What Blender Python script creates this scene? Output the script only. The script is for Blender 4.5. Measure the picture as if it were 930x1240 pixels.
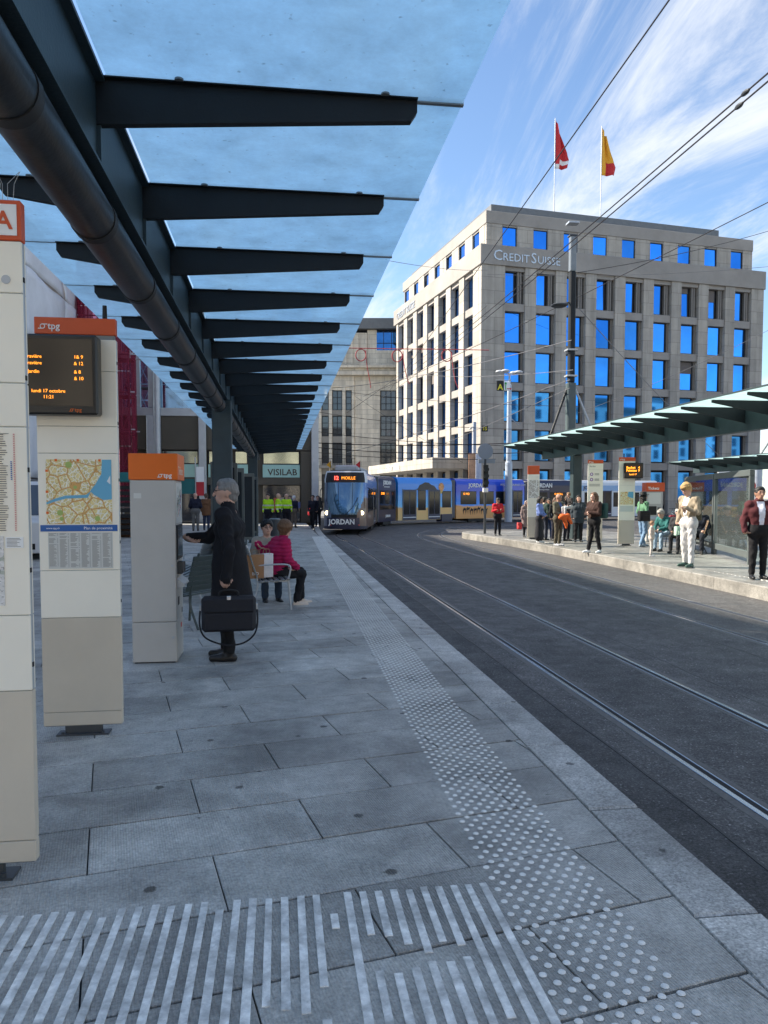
import bpy, math, random
import numpy as np
from mathutils import Vector, Matrix
R = math.radians
random.seed(7)
for o in list(bpy.data.objects): bpy.data.objects.remove(o)
scene = bpy.context.scene
col = scene.collection

# ---------------------------------------------------------------- camera
cam_d = bpy.data.cameras.new('camera'); cam = bpy.data.objects.new('camera', cam_d); col.objects.link(cam)
CAM = Vector((0, 0, 1.62)); YAW = 7.72; PITCH = 3.0
cam.location = CAM; cam.rotation_euler = (R(90 - PITCH), 0, R(-YAW))
cam_d.sensor_fit = 'HORIZONTAL'; cam_d.sensor_width = 36; cam_d.lens = 36
cam_d.shift_y = 29.7 / 930; cam_d.clip_start = .05; cam_d.clip_end = 2000
scene.camera = cam
scene.render.resolution_x = 768; scene.render.resolution_y = 1024

# ---------------------------------------------------------------- light
SUN = Vector((-.93, .37, 0)).normalized(); EL = R(36)
SUNV = Vector((SUN.x * math.cos(EL), SUN.y * math.cos(EL), math.sin(EL)))
world = bpy.data.worlds.new('World'); scene.world = world; world.use_nodes = True
wn = world.node_tree.nodes; wl = world.node_tree.links; wn.clear()
w_out = wn.new('ShaderNodeOutputWorld'); w_bg = wn.new('ShaderNodeBackground'); w_bg.inputs[1].default_value = .091
sky = wn.new('ShaderNodeTexSky'); sky.sky_type = 'NISHITA'; sky.sun_disc = False
sky.sun_elevation = EL; sky.sun_rotation = math.atan2(SUN.x, SUN.y); sky.air_density = 1.0; sky.dust_density = .1; sky.ozone_density = 3.0
# thin cirrus drawn out along the view, part of the sky on every side
tc = wn.new('ShaderNodeTexCoord'); sep = wn.new('ShaderNodeSeparateXYZ'); wl.new(tc.outputs['Generated'], sep.inputs[0])
def wmath(op, a, b=None, clamp=False):
    n = wn.new('ShaderNodeMath'); n.operation = op; n.use_clamp = clamp
    for i, q in enumerate((a, b)):
        if q is None: continue
        if isinstance(q, (int, float)): n.inputs[i].default_value = q
        else: wl.new(q, n.inputs[i])
    return n.outputs[0]
zz = wmath('MAXIMUM', wmath('ADD', sep.outputs[2], .10), .03)
px_, py_ = wmath('DIVIDE', sep.outputs[0], zz), wmath('DIVIDE', sep.outputs[1], zz)
comb = wn.new('ShaderNodeCombineXYZ'); wl.new(px_, comb.inputs[0]); wl.new(py_, comb.inputs[1])
mp = wn.new('ShaderNodeMapping'); mp.inputs['Rotation'].default_value = (0, 0, R(10)); mp.inputs['Scale'].default_value = (2.1, .62, 1); mp.inputs['Location'].default_value = (3.35, 1.2, 0)
wl.new(comb.outputs[0], mp.inputs[0])
n1 = wn.new('ShaderNodeTexNoise'); n1.inputs['Scale'].default_value = 1.0; n1.inputs['Detail'].default_value = 9; n1.inputs['Roughness'].default_value = .68; n1.inputs['Distortion'].default_value = .7
wl.new(mp.outputs[0], n1.inputs['Vector'])
mp2 = wn.new('ShaderNodeMapping'); mp2.inputs['Rotation'].default_value = (0, 0, R(-6)); mp2.inputs['Scale'].default_value = (.75, .35, 1); mp2.inputs['Location'].default_value = (1.7, 4.4, 0)
wl.new(comb.outputs[0], mp2.inputs[0])
n2 = wn.new('ShaderNodeTexNoise'); n2.inputs['Scale'].default_value = 1.0; n2.inputs['Detail'].default_value = 4
wl.new(mp2.outputs[0], n2.inputs['Vector'])
cl = wmath('ADD', wmath('MULTIPLY', n1.outputs[0], .72), wmath('MULTIPLY', n2.outputs[0], .55))
cr = wn.new('ShaderNodeMapRange'); cr.inputs[1].default_value = .575; cr.inputs[2].default_value = .80; cr.interpolation_type = 'SMOOTHSTEP'
wl.new(cl, cr.inputs[0])
cm = wmath('MULTIPLY', cr.outputs[0], .88)
mixc = wn.new('ShaderNodeMix'); mixc.data_type = 'RGBA'
mixc.inputs[7].default_value = (4.3, 4.45, 4.7, 1)
wl.new(cm, mixc.inputs[0]); wl.new(sky.outputs[0], mixc.inputs[6])
wl.new(mixc.outputs[2], w_bg.inputs[0]); wl.new(w_bg.outputs[0], w_out.inputs[0])

sun_d = bpy.data.lights.new('sun', 'SUN'); sun_d.energy = 4.5; sun_d.angle = R(.55); sun_d.color = (1, .91, .77)
sun = bpy.data.objects.new('sun', sun_d); col.objects.link(sun); sun.rotation_euler = (-SUNV).to_track_quat('-Z', 'Y').to_euler(); sun.location = (-30, 20, 40)
vs = scene.view_settings; vs.view_transform = 'Standard'; vs.look = 'None'; vs.exposure = 1.46; vs.gamma = 1; vs.use_curve_mapping = False

# ---------------------------------------------------------------- helpers
_fw = Vector((math.sin(R(YAW)) * math.cos(R(PITCH)), math.cos(R(YAW)) * math.cos(R(PITCH)), -math.sin(R(PITCH))))
_rt = Vector((math.cos(R(YAW)), -math.sin(R(YAW)), 0)); _up = _rt.cross(_fw)
def at(u, v, Y=None, z=None, X=None, d=None):
    """survey helper: sight line through a photo point, met with a plane in the place"""
    r = _rt * ((u - 465) / 930) + _up * ((649.7 - v) / 930) + _fw
    if Y is not None: k = Y / r.y
    elif z is not None: k = (z - CAM.z) / r.z
    elif X is not None: k = X / r.x
    else: k = d
    return CAM + r * k

class MB:
    def __init__(s): s.v = []; s.f = []; s.m = []
    def add(s, vs, fs, m=0):
        b = len(s.v); s.v += [tuple(p) for p in vs]; s.f += [tuple(b + i for i in f) for f in fs]; s.m += [m] * len(fs); return s
    def box(s, x0, x1, y0, y1, z0, z1, m=0, c=0):
        if x0 > x1: x0, x1 = x1, x0
        if y0 > y1: y0, y1 = y1, y0
        if z0 > z1: z0, z1 = z1, z0
        if c <= 0:
            return s.add([(x0,y0,z0),(x1,y0,z0),(x1,y1,z0),(x0,y1,z0),(x0,y0,z1),(x1,y0,z1),(x1,y1,z1),(x0,y1,z1)],
                         [(0,3,2,1),(4,5,6,7),(0,1,5,4),(1,2,6,5),(2,3,7,6),(3,0,4,7)], m)
        P = []; idx = {}
        for sx in (0, 1):
            for sy in (0, 1):
                for sz in (0, 1):
                    X = (x0, x1)[sx]; Y = (y0, y1)[sy]; Z = (z0, z1)[sz]
                    dx, dy, dz = (c, -c)[sx], (c, -c)[sy], (c, -c)[sz]
                    idx[sx,sy,sz] = len(P)
                    P += [(X, Y+dy, Z+dz), (X+dx, Y, Z+dz), (X+dx, Y+dy, Z)]
        F = []
        for ax in range(3):
            for sd in (0, 1):
                o = [q for q in range(3) if q != ax]
                ring = []
                for a, b in ((0,0),(1,0),(1,1),(0,1)):
                    k = [0,0,0]; k[ax] = sd; k[o[0]] = a; k[o[1]] = b; ring.append(idx[tuple(k)] + ax)
                if (sd == 1) == (ax == 1): ring = ring[::-1]
                F.append(tuple(ring))
        for ax in range(3):
            o = [q for q in range(3) if q != ax]
            for a in (0, 1):
                for b in (0, 1):
                    k0 = [0,0,0]; k0[o[0]] = a; k0[o[1]] = b; k1 = list(k0); k1[ax] = 1
                    A = idx[tuple(k0)]; B = idx[tuple(k1)]
                    F.append((A+o[0], A+o[1], B+o[1], B+o[0]))
        for k, A in idx.items(): F.append((A, A+1, A+2))
        return s.add(P, F, m)
    def pane(s, x0, x1, y0, y1, z0, z1):
        # glass sheet: underside carries the frosting (slot 0), the other faces are clear (slot 1)
        x0, x1 = min(x0, x1), max(x0, x1); b = len(s.f); s.box(x0, x1, y0, y1, z0, z1)
        for i in range(b+1, b+6): s.m[i] = 1
        return s
    def prism(s, poly, vec, m=0):
        n = len(poly); a = [Vector(p) for p in poly]; b = [p + Vector(vec) for p in a]
        return s.add(a + b, [tuple(range(n))[::-1], tuple(range(n, 2*n))] + [(i, (i+1) % n, n + (i+1) % n, n + i) for i in range(n)], m)
    def tube(s, p0, p1, r0, r1=None, n=12, m=0):
        r1 = r0 if r1 is None else r1
        return s.path([p0, p1], [r0, r1], n, m)
    def path(s, pts, r, n=8, m=0, cap=True):
        pts = [Vector(p) for p in pts]; k = len(pts)
        rr = r if isinstance(r, (list, tuple)) else [r] * k
        P = []; pu = None
        for i, p in enumerate(pts):
            t = (pts[min(i+1, k-1)] - pts[max(i-1, 0)]).normalized()
            if pu is None: pu = t.orthogonal().normalized()
            u = (pu - t * pu.dot(t)).normalized(); w = t.cross(u); pu = u
            for j in range(n):
                a = 2 * math.pi * j / n; P.append(p + (u * math.cos(a) + w * math.sin(a)) * rr[i])
        F = []
        for i in range(k-1):
            for j in range(n): F.append((i*n+j, i*n+(j+1) % n, (i+1)*n+(j+1) % n, (i+1)*n+j))
        if cap: F += [tuple(range(n))[::-1], tuple(range((k-1)*n, k*n))]
        return s.add(P, F, m)
    def sph(s, c, rx, ry=None, rz=None, nu=12, nv=8, m=0):
        ry = rx if ry is None else ry; rz = rx if rz is None else rz
        P = [(c[0], c[1], c[2]+rz)]
        for i in range(1, nv):
            a = math.pi*i/nv
            for j in range(nu): b = 2*math.pi*j/nu; P.append((c[0]+rx*math.sin(a)*math.cos(b), c[1]+ry*math.sin(a)*math.sin(b), c[2]+rz*math.cos(a)))
        P.append((c[0], c[1], c[2]-rz)); L = len(P)-1
        F = [(0, 1+j, 1+(j+1) % nu) for j in range(nu)]
        for i in range(nv-2):
            for j in range(nu): a = 1+i*nu; F.append((a+j, a+nu+j, a+nu+(j+1) % nu, a+(j+1) % nu))
        a = 1+(nv-2)*nu; F += [(a+(j+1) % nu, a+j, L) for j in range(nu)]
        return s.add(P, F, m)
    def sweep(s, pts, prof, m=0, closed=True):
        """prof: list of (side, z) offsets swept along a ground path"""
        pts = [Vector(p) for p in pts]; k = len(pts); n = len(prof); P = []
        for i, p in enumerate(pts):
            t = (pts[min(i+1,k-1)] - pts[max(i-1,0)]); t.z = 0; t.normalize(); q = Vector((t.y, -t.x, 0))
            for a, b in prof: P.append(p + q*a + Vector((0,0,b)))
        F = []
        for i in range(k-1):
            for j in range(n if closed else n-1): F.append((i*n+j, (i+1)*n+j, (i+1)*n+(j+1) % n, i*n+(j+1) % n))
        if closed: F += [tuple(range(n)), tuple(range((k-1)*n, k*n))[::-1]]
        return s.add(P, F, m)
    def mesh(s, name, mats, smooth=False):
        me = bpy.data.meshes.new(name); me.from_pydata(s.v, [], s.f)
        for q in (mats if isinstance(mats, (list, tuple)) else [mats]): me.materials.append(q)
        if any(s.m): me.polygons.foreach_set('material_index', s.m)
        if smooth:
            me.polygons.foreach_set('use_smooth', [True]*len(me.polygons))
            try: me.set_sharp_from_angle(angle=R(40))
            except Exception: pass
        me.update(); return me
    def build(s, name, mats, parent=None, smooth=False, loc=None, rot=None, bev=0):
        return link(name, s.mesh(name, mats, smooth), parent, loc, rot, bev)

def link(name, me, parent=None, loc=None, rot=None, bev=0):
    o = bpy.data.objects.new(name, me); col.objects.link(o)
    if parent: o.parent = parent
    if loc is not None: o.location = loc
    if rot is not None: o.rotation_euler = rot if isinstance(rot, (tuple, list)) else (0, 0, rot)
    if bev:
        b = o.modifiers.new('edge', 'BEVEL'); b.width = bev; b.segments = 2; b.limit_method = 'ANGLE'; b.angle_limit = R(50)
    return o
def tag(o, label=None, cat=None, group=None, kind=None):
    if label: o['label'] = label
    if cat: o['category'] = cat
    if group: o['group'] = group
    if kind: o['kind'] = kind
    return o
def thing(name, label, cat, loc=(0,0,0), rz=0, group=None):
    o = link(name, None, None, loc, rz); o.empty_display_size = .2
    return tag(o, label, cat, group)
def copy_tree(o, parent=None):
    c = o.copy(); col.objects.link(c); c.parent = parent
    for ch in o.children: copy_tree(ch, c)
    return c
def smooth_path(pts, n=8):
    pts = [Vector(p) for p in pts]; out = []
    for i in range(len(pts)-1):
        p0, p1, p2, p3 = pts[max(i-1,0)], pts[i], pts[i+1], pts[min(i+2,len(pts)-1)]
        for j in range(n):
            t = j/n; out.append(.5*((2*p1)+(p2-p0)*t+(2*p0-5*p1+4*p2-p3)*t*t+(3*p1-p0-3*p2+p3)*t**3))
    out.append(pts[-1]); return out
def text(name, body, size, mat_, parent=None, loc=(0,0,0), rot=(R(90),0,0), align='LEFT', ext=.004, fat=0, sx=1, space=1):
    cu = bpy.data.curves.new('t', 'FONT'); cu.body = body; cu.size = size; cu.align_x = align; cu.extrude = ext; cu.offset = fat; cu.resolution_u = 2; cu.space_character = space
    tmp = bpy.data.objects.new('t', cu); me = bpy.data.meshes.new_from_object(tmp); bpy.data.objects.remove(tmp)
    me.name = name; me.materials.clear(); me.materials.append(mat_)
    if sx != 1:
        for q in me.vertices: q.co.x *= sx
    return link(name, me, parent, loc, rot)

# ---------------------------------------------------------------- materials
_mats = {}
def M(name, c, rough=.6, metal=0, var=.12, sc=2.5, bump=0, bsc=90, spec=.4, emit=0, rnd=0, coat=0, stain=0, aniso=None, space='pos'):
    if name in _mats: return _mats[name]
    m = bpy.data.materials.new(name); m.use_nodes = True; N = m.node_tree.nodes; L = m.node_tree.links
    b = N['Principled BSDF']; b.inputs['Roughness'].default_value = rough; b.inputs['Metallic'].default_value = metal
    b.inputs['Specular IOR Level'].default_value = spec
    if coat: b.inputs['Coat Weight'].default_value = coat; b.inputs['Coat Roughness'].default_value = .08
    c4 = (*c, 1)
    if space == 'pos': g = N.new('ShaderNodeNewGeometry'); vec = g.outputs['Position']
    else: g = N.new('ShaderNodeTexCoord'); vec = g.outputs['Object']
    if aniso:
        mp = N.new('ShaderNodeMapping'); mp.inputs['Scale'].default_value = aniso; L.new(vec, mp.inputs[0]); vec = mp.outputs[0]
    fac = None
    if var > 0 or stain > 0:
        n = N.new('ShaderNodeTexNoise'); n.inputs['Scale'].default_value = sc; n.inputs['Detail'].default_value = 7; n.inputs['Roughness'].default_value = .65; L.new(vec, n.inputs['Vector'])
        mr = N.new('ShaderNodeMapRange'); mr.inputs[1].default_value = .3; mr.inputs[2].default_value = .7; mr.inputs[3].default_value = 1-var; mr.inputs[4].default_value = 1+var; L.new(n.outputs[0], mr.inputs[0]); fac = mr.outputs[0]
        if stain > 0:
            n3 = N.new('ShaderNodeTexNoise'); n3.inputs['Scale'].default_value = sc*.33; n3.inputs['Detail'].default_value = 5; n3.inputs['Distortion'].default_value = .6; L.new(vec, n3.inputs['Vector'])
            m3 = N.new('ShaderNodeMapRange'); m3.inputs[1].default_value = .42; m3.inputs[2].default_value = .68; m3.inputs[3].default_value = 1; m3.inputs[4].default_value = 1-stain; L.new(n3.outputs[0], m3.inputs[0])
            q = N.new('ShaderNodeMath'); q.operation = 'MULTIPLY'; L.new(fac, q.inputs[0]); L.new(m3.outputs[0], q.inputs[1]); fac = q.outputs[0]
    if rnd > 0:
        oi = N.new('ShaderNodeObjectInfo'); m2 = N.new('ShaderNodeMapRange'); m2.inputs[3].default_value = 1-rnd; m2.inputs[4].default_value = 1+rnd; L.new(oi.outputs['Random'], m2.inputs[0])
        if fac is None: fac = m2.outputs[0]
        else:
            q = N.new('ShaderNodeMath'); q.operation = 'MULTIPLY'; L.new(fac, q.inputs[0]); L.new(m2.outputs[0], q.inputs[1]); fac = q.outputs[0]
    if fac is not None:
        vm = N.new('ShaderNodeVectorMath'); vm.operation = 'SCALE'; vm.inputs[0].default_value = c; L.new(fac, vm.inputs['Scale']); L.new(vm.outputs[0], b.inputs['Base Color'])
    else: b.inputs['Base Color'].default_value = c4
    if bump:
        nb = N.new('ShaderNodeTexNoise'); nb.inputs['Scale'].default_value = bsc; nb.inputs['Detail'].default_value = 4; L.new(vec, nb.inputs['Vector'])
        bp = N.new('ShaderNodeBump'); bp.inputs['Strength'].default_value = bump; bp.inputs['Distance'].default_value = .01; L.new(nb.outputs[0], bp.inputs['Height']); L.new(bp.outputs[0], b.inputs['Normal'])
    if emit:
        b.inputs['Emission Color'].default_value = c4; b.inputs['Emission Strength'].default_value = emit
    _mats[name] = m; return m
def ramp_mat(name, rough=.5):
    m = bpy.data.materials.new(name); m.use_nodes = True; _mats[name] = m
    b = m.node_tree.nodes['Principled BSDF']; b.inputs['Roughness'].default_value = rough
    return m, m.node_tree.nodes, m.node_tree.links, b
def glass_clear(name, tint=(.82,.9,.88), refl=.10, rough=.02, body=.08):
    m = bpy.data.materials.new(name); m.use_nodes = True; N = m.node_tree.nodes; L = m.node_tree.links; N.clear()
    o = N.new('ShaderNodeOutputMaterial'); t = N.new('ShaderNodeBsdfTransparent'); t.inputs[0].default_value = (*tint, 1)
    g = N.new('ShaderNodeBsdfGlossy'); g.inputs['Roughness'].default_value = rough; g.inputs[0].default_value = (.9,.95,1,1)
    d = N.new('ShaderNodeBsdfDiffuse'); d.inputs[0].default_value = (*[q*.5 for q in tint], 1)
    fr = N.new('ShaderNodeFresnel'); fr.inputs[0].default_value = 1.45
    ad = N.new('ShaderNodeMath'); ad.operation = 'ADD'; ad.use_clamp = True; L.new(fr.outputs[0], ad.inputs[0]); ad.inputs[1].default_value = refl
    m1 = N.new('ShaderNodeMixShader'); m1.inputs[0].default_value = body; L.new(t.outputs[0], m1.inputs[1]); L.new(d.outputs[0], m1.inputs[2])
    m2 = N.new('ShaderNodeMixShader'); L.new(ad.outputs[0], m2.inputs[0]); L.new(m1.outputs[0], m2.inputs[1]); L.new(g.outputs[0], m2.inputs[2])
    L.new(m2.outputs[0], o.inputs[0]); _mats[name] = m; return m
def glass_frosted(name, c, see=.45):
    m = bpy.data.materials.new(name); m.use_nodes = True; N = m.node_tree.nodes; L = m.node_tree.links; N.clear()
    o = N.new('ShaderNodeOutputMaterial'); g0 = N.new('ShaderNodeNewGeometry')
    n = N.new('ShaderNodeTexNoise'); n.inputs['Scale'].default_value = 3; n.inputs['Detail'].default_value = 9; n.inputs['Roughness'].default_value = .72; L.new(g0.outputs['Position'], n.inputs['Vector'])
    n2 = N.new('ShaderNodeTexNoise'); n2.inputs['Scale'].default_value = 26; n2.inputs['Detail'].default_value = 6; L.new(g0.outputs['Position'], n2.inputs['Vector'])
    mr = N.new('ShaderNodeMapRange'); mr.inputs[1].default_value = .3; mr.inputs[2].default_value = .7; mr.inputs[3].default_value = .76; mr.inputs[4].default_value = 1.14; L.new(n.outputs[0], mr.inputs[0])
    mr2 = N.new('ShaderNodeMapRange'); mr2.inputs[1].default_value = .66; mr2.inputs[2].default_value = .76; mr2.inputs[3].default_value = 1; mr2.inputs[4].default_value = .6; L.new(n2.outputs[0], mr2.inputs[0])
    mu = N.new('ShaderNodeMath'); mu.operation = 'MULTIPLY'; L.new(mr.outputs[0], mu.inputs[0]); L.new(mr2.outputs[0], mu.inputs[1])
    vm = N.new('ShaderNodeVectorMath'); vm.operation = 'SCALE'; vm.inputs[0].default_value = c; L.new(mu.outputs[0], vm.inputs['Scale'])
    t = N.new('ShaderNodeBsdfTranslucent'); L.new(vm.outputs[0], t.inputs[0])
    tr = N.new('ShaderNodeBsdfTransparent'); L.new(vm.outputs[0], tr.inputs[0])
    g = N.new('ShaderNodeBsdfGlossy'); g.inputs['Roughness'].default_value = .06
    fr = N.new('ShaderNodeFresnel'); fr.inputs[0].default_value = 1.4
    m1 = N.new('ShaderNodeMixShader'); m1.inputs[0].default_value = see; L.new(t.outputs[0], m1.inputs[1]); L.new(tr.outputs[0], m1.inputs[2])
    m2 = N.new('ShaderNodeMixShader'); fk = N.new('ShaderNodeMath'); fk.operation = 'MULTIPLY'; fk.inputs[1].default_value = .3; L.new(fr.outputs[0], fk.inputs[0])
    L.new(fk.outputs[0], m2.inputs[0]); L.new(m1.outputs[0], m2.inputs[1]); L.new(g.outputs[0], m2.inputs[2])
    L.new(m2.outputs[0], o.inputs[0]); _mats[name] = m; return m

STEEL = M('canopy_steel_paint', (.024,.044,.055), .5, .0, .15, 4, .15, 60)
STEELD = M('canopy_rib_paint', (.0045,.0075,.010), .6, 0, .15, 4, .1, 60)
PIPE = M('gutter_pipe_metal', (.020,.022,.024), .42, .4, .4, 6, .1, 40, stain=.4)
BLACK = M('black_rubber', (.012,.012,.013), .6, 0, .1)
DGREY = M('dark_grey_metal', (.06,.065,.07), .45, .3, .1)
MGREY = M('mid_grey_metal', (.20,.215,.22), .4, .4, .1)
LGREY = M('light_grey_metal', (.42,.44,.46), .4, .4, .1)
FRAME = M('windbreak_frame_paint', (.10,.115,.115), .45, .2, .1)
CREAM = M('totem_cream_paint', (.88,.82,.69), .35, 0, .03, 1.2, .03, 40, stain=.05)
ALU = M('totem_champagne_metal', (.60,.53,.425), .42, .1, .06, 1.5, .03, 50, stain=.08)
ORANGE = M('orange_paint', (.72,.135,.008), .38, 0, .05, 3)
REDOR = M('red_orange_paint', (.58,.085,.02), .38, 0, .05, 3)
WHITE = M('white_paint', (.8,.8,.78), .45, 0, .04)
BLUE = M('blue_print', (.02,.11,.36), .4, 0, .03)
GLASSC = glass_frosted('canopy_frosted_glass', (.58,.84,.96), .12)
GLASSW = glass_clear('windbreak_glass', (.80,.88,.86), -.06)
GLASSE = glass_clear('canopy_glass_edge', (.93,.97,.97), -.9, .02, .02)
STONE_D = M('dark_joint_filler', (.028,.028,.03), .9, 0, .2, 6)
PAINT = M('white_thermoplastic', (.78,.77,.74), .6, 0, .30, 22, .4, 160, stain=.45)
SKINS = [M('skin_light', (.55,.33,.25), .5, 0, .05, 20), M('skin_tan', (.38,.21,.145), .5, 0, .05, 20), M('skin_dark', (.13,.07,.05), .5, 0, .05, 20)]
# ================================================================ ground, road, platforms
def slab_mat(name, c, rnd=.16, rib=True):
    m, N, L, b = ramp_mat(name, .62)
    g = N.new('ShaderNodeNewGeometry'); P = g.outputs['Position']; oi = N.new('ShaderNodeObjectInfo')
    def noise(s, d=6, r=.6, dist=0):
        n = N.new('ShaderNodeTexNoise'); n.inputs['Scale'].default_value = s; n.inputs['Detail'].default_value = d; n.inputs['Roughness'].default_value = r; n.inputs['Distortion'].default_value = dist; L.new(P, n.inputs['Vector']); return n.outputs[0]
    def rng(x, a, b_, c_, d_):
        q = N.new('ShaderNodeMapRange'); q.inputs[1].default_value = a; q.inputs[2].default_value = b_; q.inputs[3].default_value = c_; q.inputs[4].default_value = d_; L.new(x, q.inputs[0]); return q.outputs[0]
    def mul(x, y):
        q = N.new('ShaderNodeMath'); q.operation = 'MULTIPLY'; L.new(x, q.inputs[0]); L.new(y, q.inputs[1]); return q.outputs[0]
    f = mul(rng(noise(1.1, 5, .6, .5), .32, .68, .60, 1.35), rng(noise(60, 4), .3, .7, .72, 1.28))
    f = mul(f, rng(noise(6, 8, .75), .35, .70, 1.18, .70))
    f = mul(f, rng(oi.outputs['Random'], 0, 1, 1-rnd, 1+rnd))
    if not rib:
        vg = N.new('ShaderNodeTexVoronoi'); vg.inputs['Scale'].default_value = 120; L.new(P, vg.inputs['Vector']); sc_ = N.new('ShaderNodeSeparateColor'); L.new(vg.outputs['Color'], sc_.inputs[0]); f = mul(f, rng(sc_.outputs[0], 0, 1, .72, 1.28))
    vo = N.new('ShaderNodeTexVoronoi'); vo.inputs['Scale'].default_value = 2.9; vo.inputs['Randomness'].default_value = 1; L.new(P, vo.inputs['Vector'])
    vd = N.new('ShaderNodeMath'); vd.operation = 'ADD'; L.new(vo.outputs['Distance'], vd.inputs[0]); L.new(rng(noise(30, 3), .3, .7, -.02, .02), vd.inputs[1])
    f = mul(f, rng(vd.outputs[0], .06, .085, .22, 1))
    vm = N.new('ShaderNodeVectorMath'); vm.operation = 'SCALE'; vm.inputs[0].default_value = c; L.new(f, vm.inputs['Scale']); L.new(vm.outputs[0], b.inputs['Base Color'])
    L.new(rng(noise(4, 6), .3, .7, .36, .62), b.inputs['Roughness'])
    mp = N.new('ShaderNodeMapping'); mp.inputs['Rotation'].default_value = (0, 0, R(-12)); L.new(P, mp.inputs[0])
    wv = N.new('ShaderNodeTexWave'); wv.inputs['Scale'].default_value = 26; wv.inputs['Distortion'].default_value = 1.2; wv.inputs['Detail'].default_value = 2; L.new(mp.outputs[0], wv.inputs['Vector'])
    hs = N.new('ShaderNodeMath'); hs.operation = 'ADD'; L.new(rng(wv.outputs['Fac'], 0, 1, 0, .55 if rib else .05), hs.inputs[0]); L.new(noise(150, 3), hs.inputs[1])
    bp = N.new('ShaderNodeBump'); bp.inputs['Strength'].default_value = .8; bp.inputs['Distance'].default_value = .006; L.new(hs.outputs[0], bp.inputs['Height']); L.new(bp.outputs[0], b.inputs['Normal'])
    return m
SLAB = slab_mat('platform_slab_stone', (.36,.352,.33), .22)
KERB = slab_mat('granite_kerb_stone', (.40,.393,.37), .12, False)
RSLAB = slab_mat('island_concrete', (.17,.166,.155), .06, False)
RKERB = slab_mat('island_kerb_concrete', (.21,.20,.18), .08, False)

def asphalt(name='asphalt', base=(.028,.027,.027)):
    m, N, L, b = ramp_mat(name, .8)
    g = N.new('ShaderNodeNewGeometry'); P = g.outputs['Position']
    def noise(s, d=6, r=.6, sc=None):
        v = P
        if sc: mp = N.new('ShaderNodeMapping'); mp.inputs['Scale'].default_value = sc; L.new(P, mp.inputs[0]); v = mp.outputs[0]
        n = N.new('ShaderNodeTexNoise'); n.inputs['Scale'].default_value = s; n.inputs['Detail'].default_value = d; n.inputs['Roughness'].default_value = r; L.new(v, n.inputs['Vector']); return n.outputs[0]
    def rng(x, a, b_, c_, d_):
        q = N.new('ShaderNodeMapRange'); q.inputs[1].default_value = a; q.inputs[2].default_value = b_; q.inputs[3].default_value = c_; q.inputs[4].default_value = d_; L.new(x, q.inputs[0]); return q.outputs[0]
    def mul(x, y):
        q = N.new('ShaderNodeMath'); q.operation = 'MULTIPLY'; L.new(x, q.inputs[0]); L.new(y, q.inputs[1]); return q.outputs[0]
    f = mul(rng(noise(.9, 6, .6, (1, .22, 1)), .32, .68, .72, 1.3), rng(noise(55, 5, .8), .34, .66, .30, 2.0))
    f = mul(f, rng(noise(5, 7, .75), .3, .7, .7, 1.3)); f = mul(f, rng(noise(24, 5, .7), .4, .75, 1, 1.7))
    vg = N.new('ShaderNodeTexVoronoi'); vg.inputs['Scale'].default_value = 95; L.new(P, vg.inputs['Vector']); sc_ = N.new('ShaderNodeSeparateColor'); L.new(vg.outputs['Color'], sc_.inputs[0])
    f = mul(f, rng(sc_.outputs[0], 0, 1, .45, 1.55)); f = mul(f, rng(sc_.outputs[1], .93, .97, 1, 2.6))
    f = mul(f, rng(noise(2.2, 6, .65, (1, .35, 1)), .60, .74, 1, .62))
    # pale specks of litter and worn aggregate
    vo = N.new('ShaderNodeTexVoronoi'); vo.inputs['Scale'].default_value = 5; L.new(P, vo.inputs['Vector'])
    f = mul(f, rng(vo.outputs['Distance'], .022, .03, 3.2, 1))
    vm = N.new('ShaderNodeVectorMath'); vm.operation = 'SCALE'; vm.inputs[0].default_value = base; L.new(f, vm.inputs['Scale']); L.new(vm.outputs[0], b.inputs['Base Color'])
    bp = N.new('ShaderNodeBump'); bp.inputs['Strength'].default_value = .6; bp.inputs['Distance'].default_value = .006; L.new(noise(170, 3), bp.inputs['Height']); L.new(bp.outputs[0], b.inputs['Normal'])
    L.new(rng(noise(3, 5), .3, .7, .55, .85), b.inputs['Roughness'])
    return m
ASPH = asphalt()
GROUND = M('street_surface', (.20,.20,.195), .8, 0, .2, 1.5, .4, 120, stain=.2)
ZR = -.18
tag(MB().add([(-400,-400,ZR-.02),(400,-400,ZR-.02),(400,900,ZR-.02),(-400,900,ZR-.02)], [(0,1,2,3)]).build('ground', GROUND), kind='structure')

# road bed of the tram stop, kerb to kerb and round the bend
def kerb_x(y): return 1.845 if y < 30 else 1.845 + (y-30)**2*.0018
rd = [(kerb_x(y)-.12, y) for y in range(-12, 48, 3)]
rdr = [(120, 70), (120, 34), (8.6, 34), (7.9, 30), (8.35, 26), (8.5, 20), (8.4, 14), (8.15, 8), (8.1, -12)]
road = MB().add([(x, y, ZR) for x, y in rd] + [(2.4, 70, ZR)] + [(x, y, ZR) for x, y in rdr], [tuple(range(len(rd)+1+len(rdr)))[::-1]]).build('road', ASPH)
tag(road, kind='structure')
tb = [(2.335, y) for y in range(-12, 40, 3)] + [(3.2, 44), (5.5, 48)]
tag(MB().add([(x, y, ZR+.0016) for x, y in tb] + [(2.8, 69, ZR+.0016)] + [(x-.02, y, ZR+.0016) for x, y in rdr], [tuple(range(len(tb)+1+len(rdr)))[::-1]]).build('track_bed', asphalt('track_bed_asphalt', (.043,.041,.040))), kind='structure')

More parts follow.
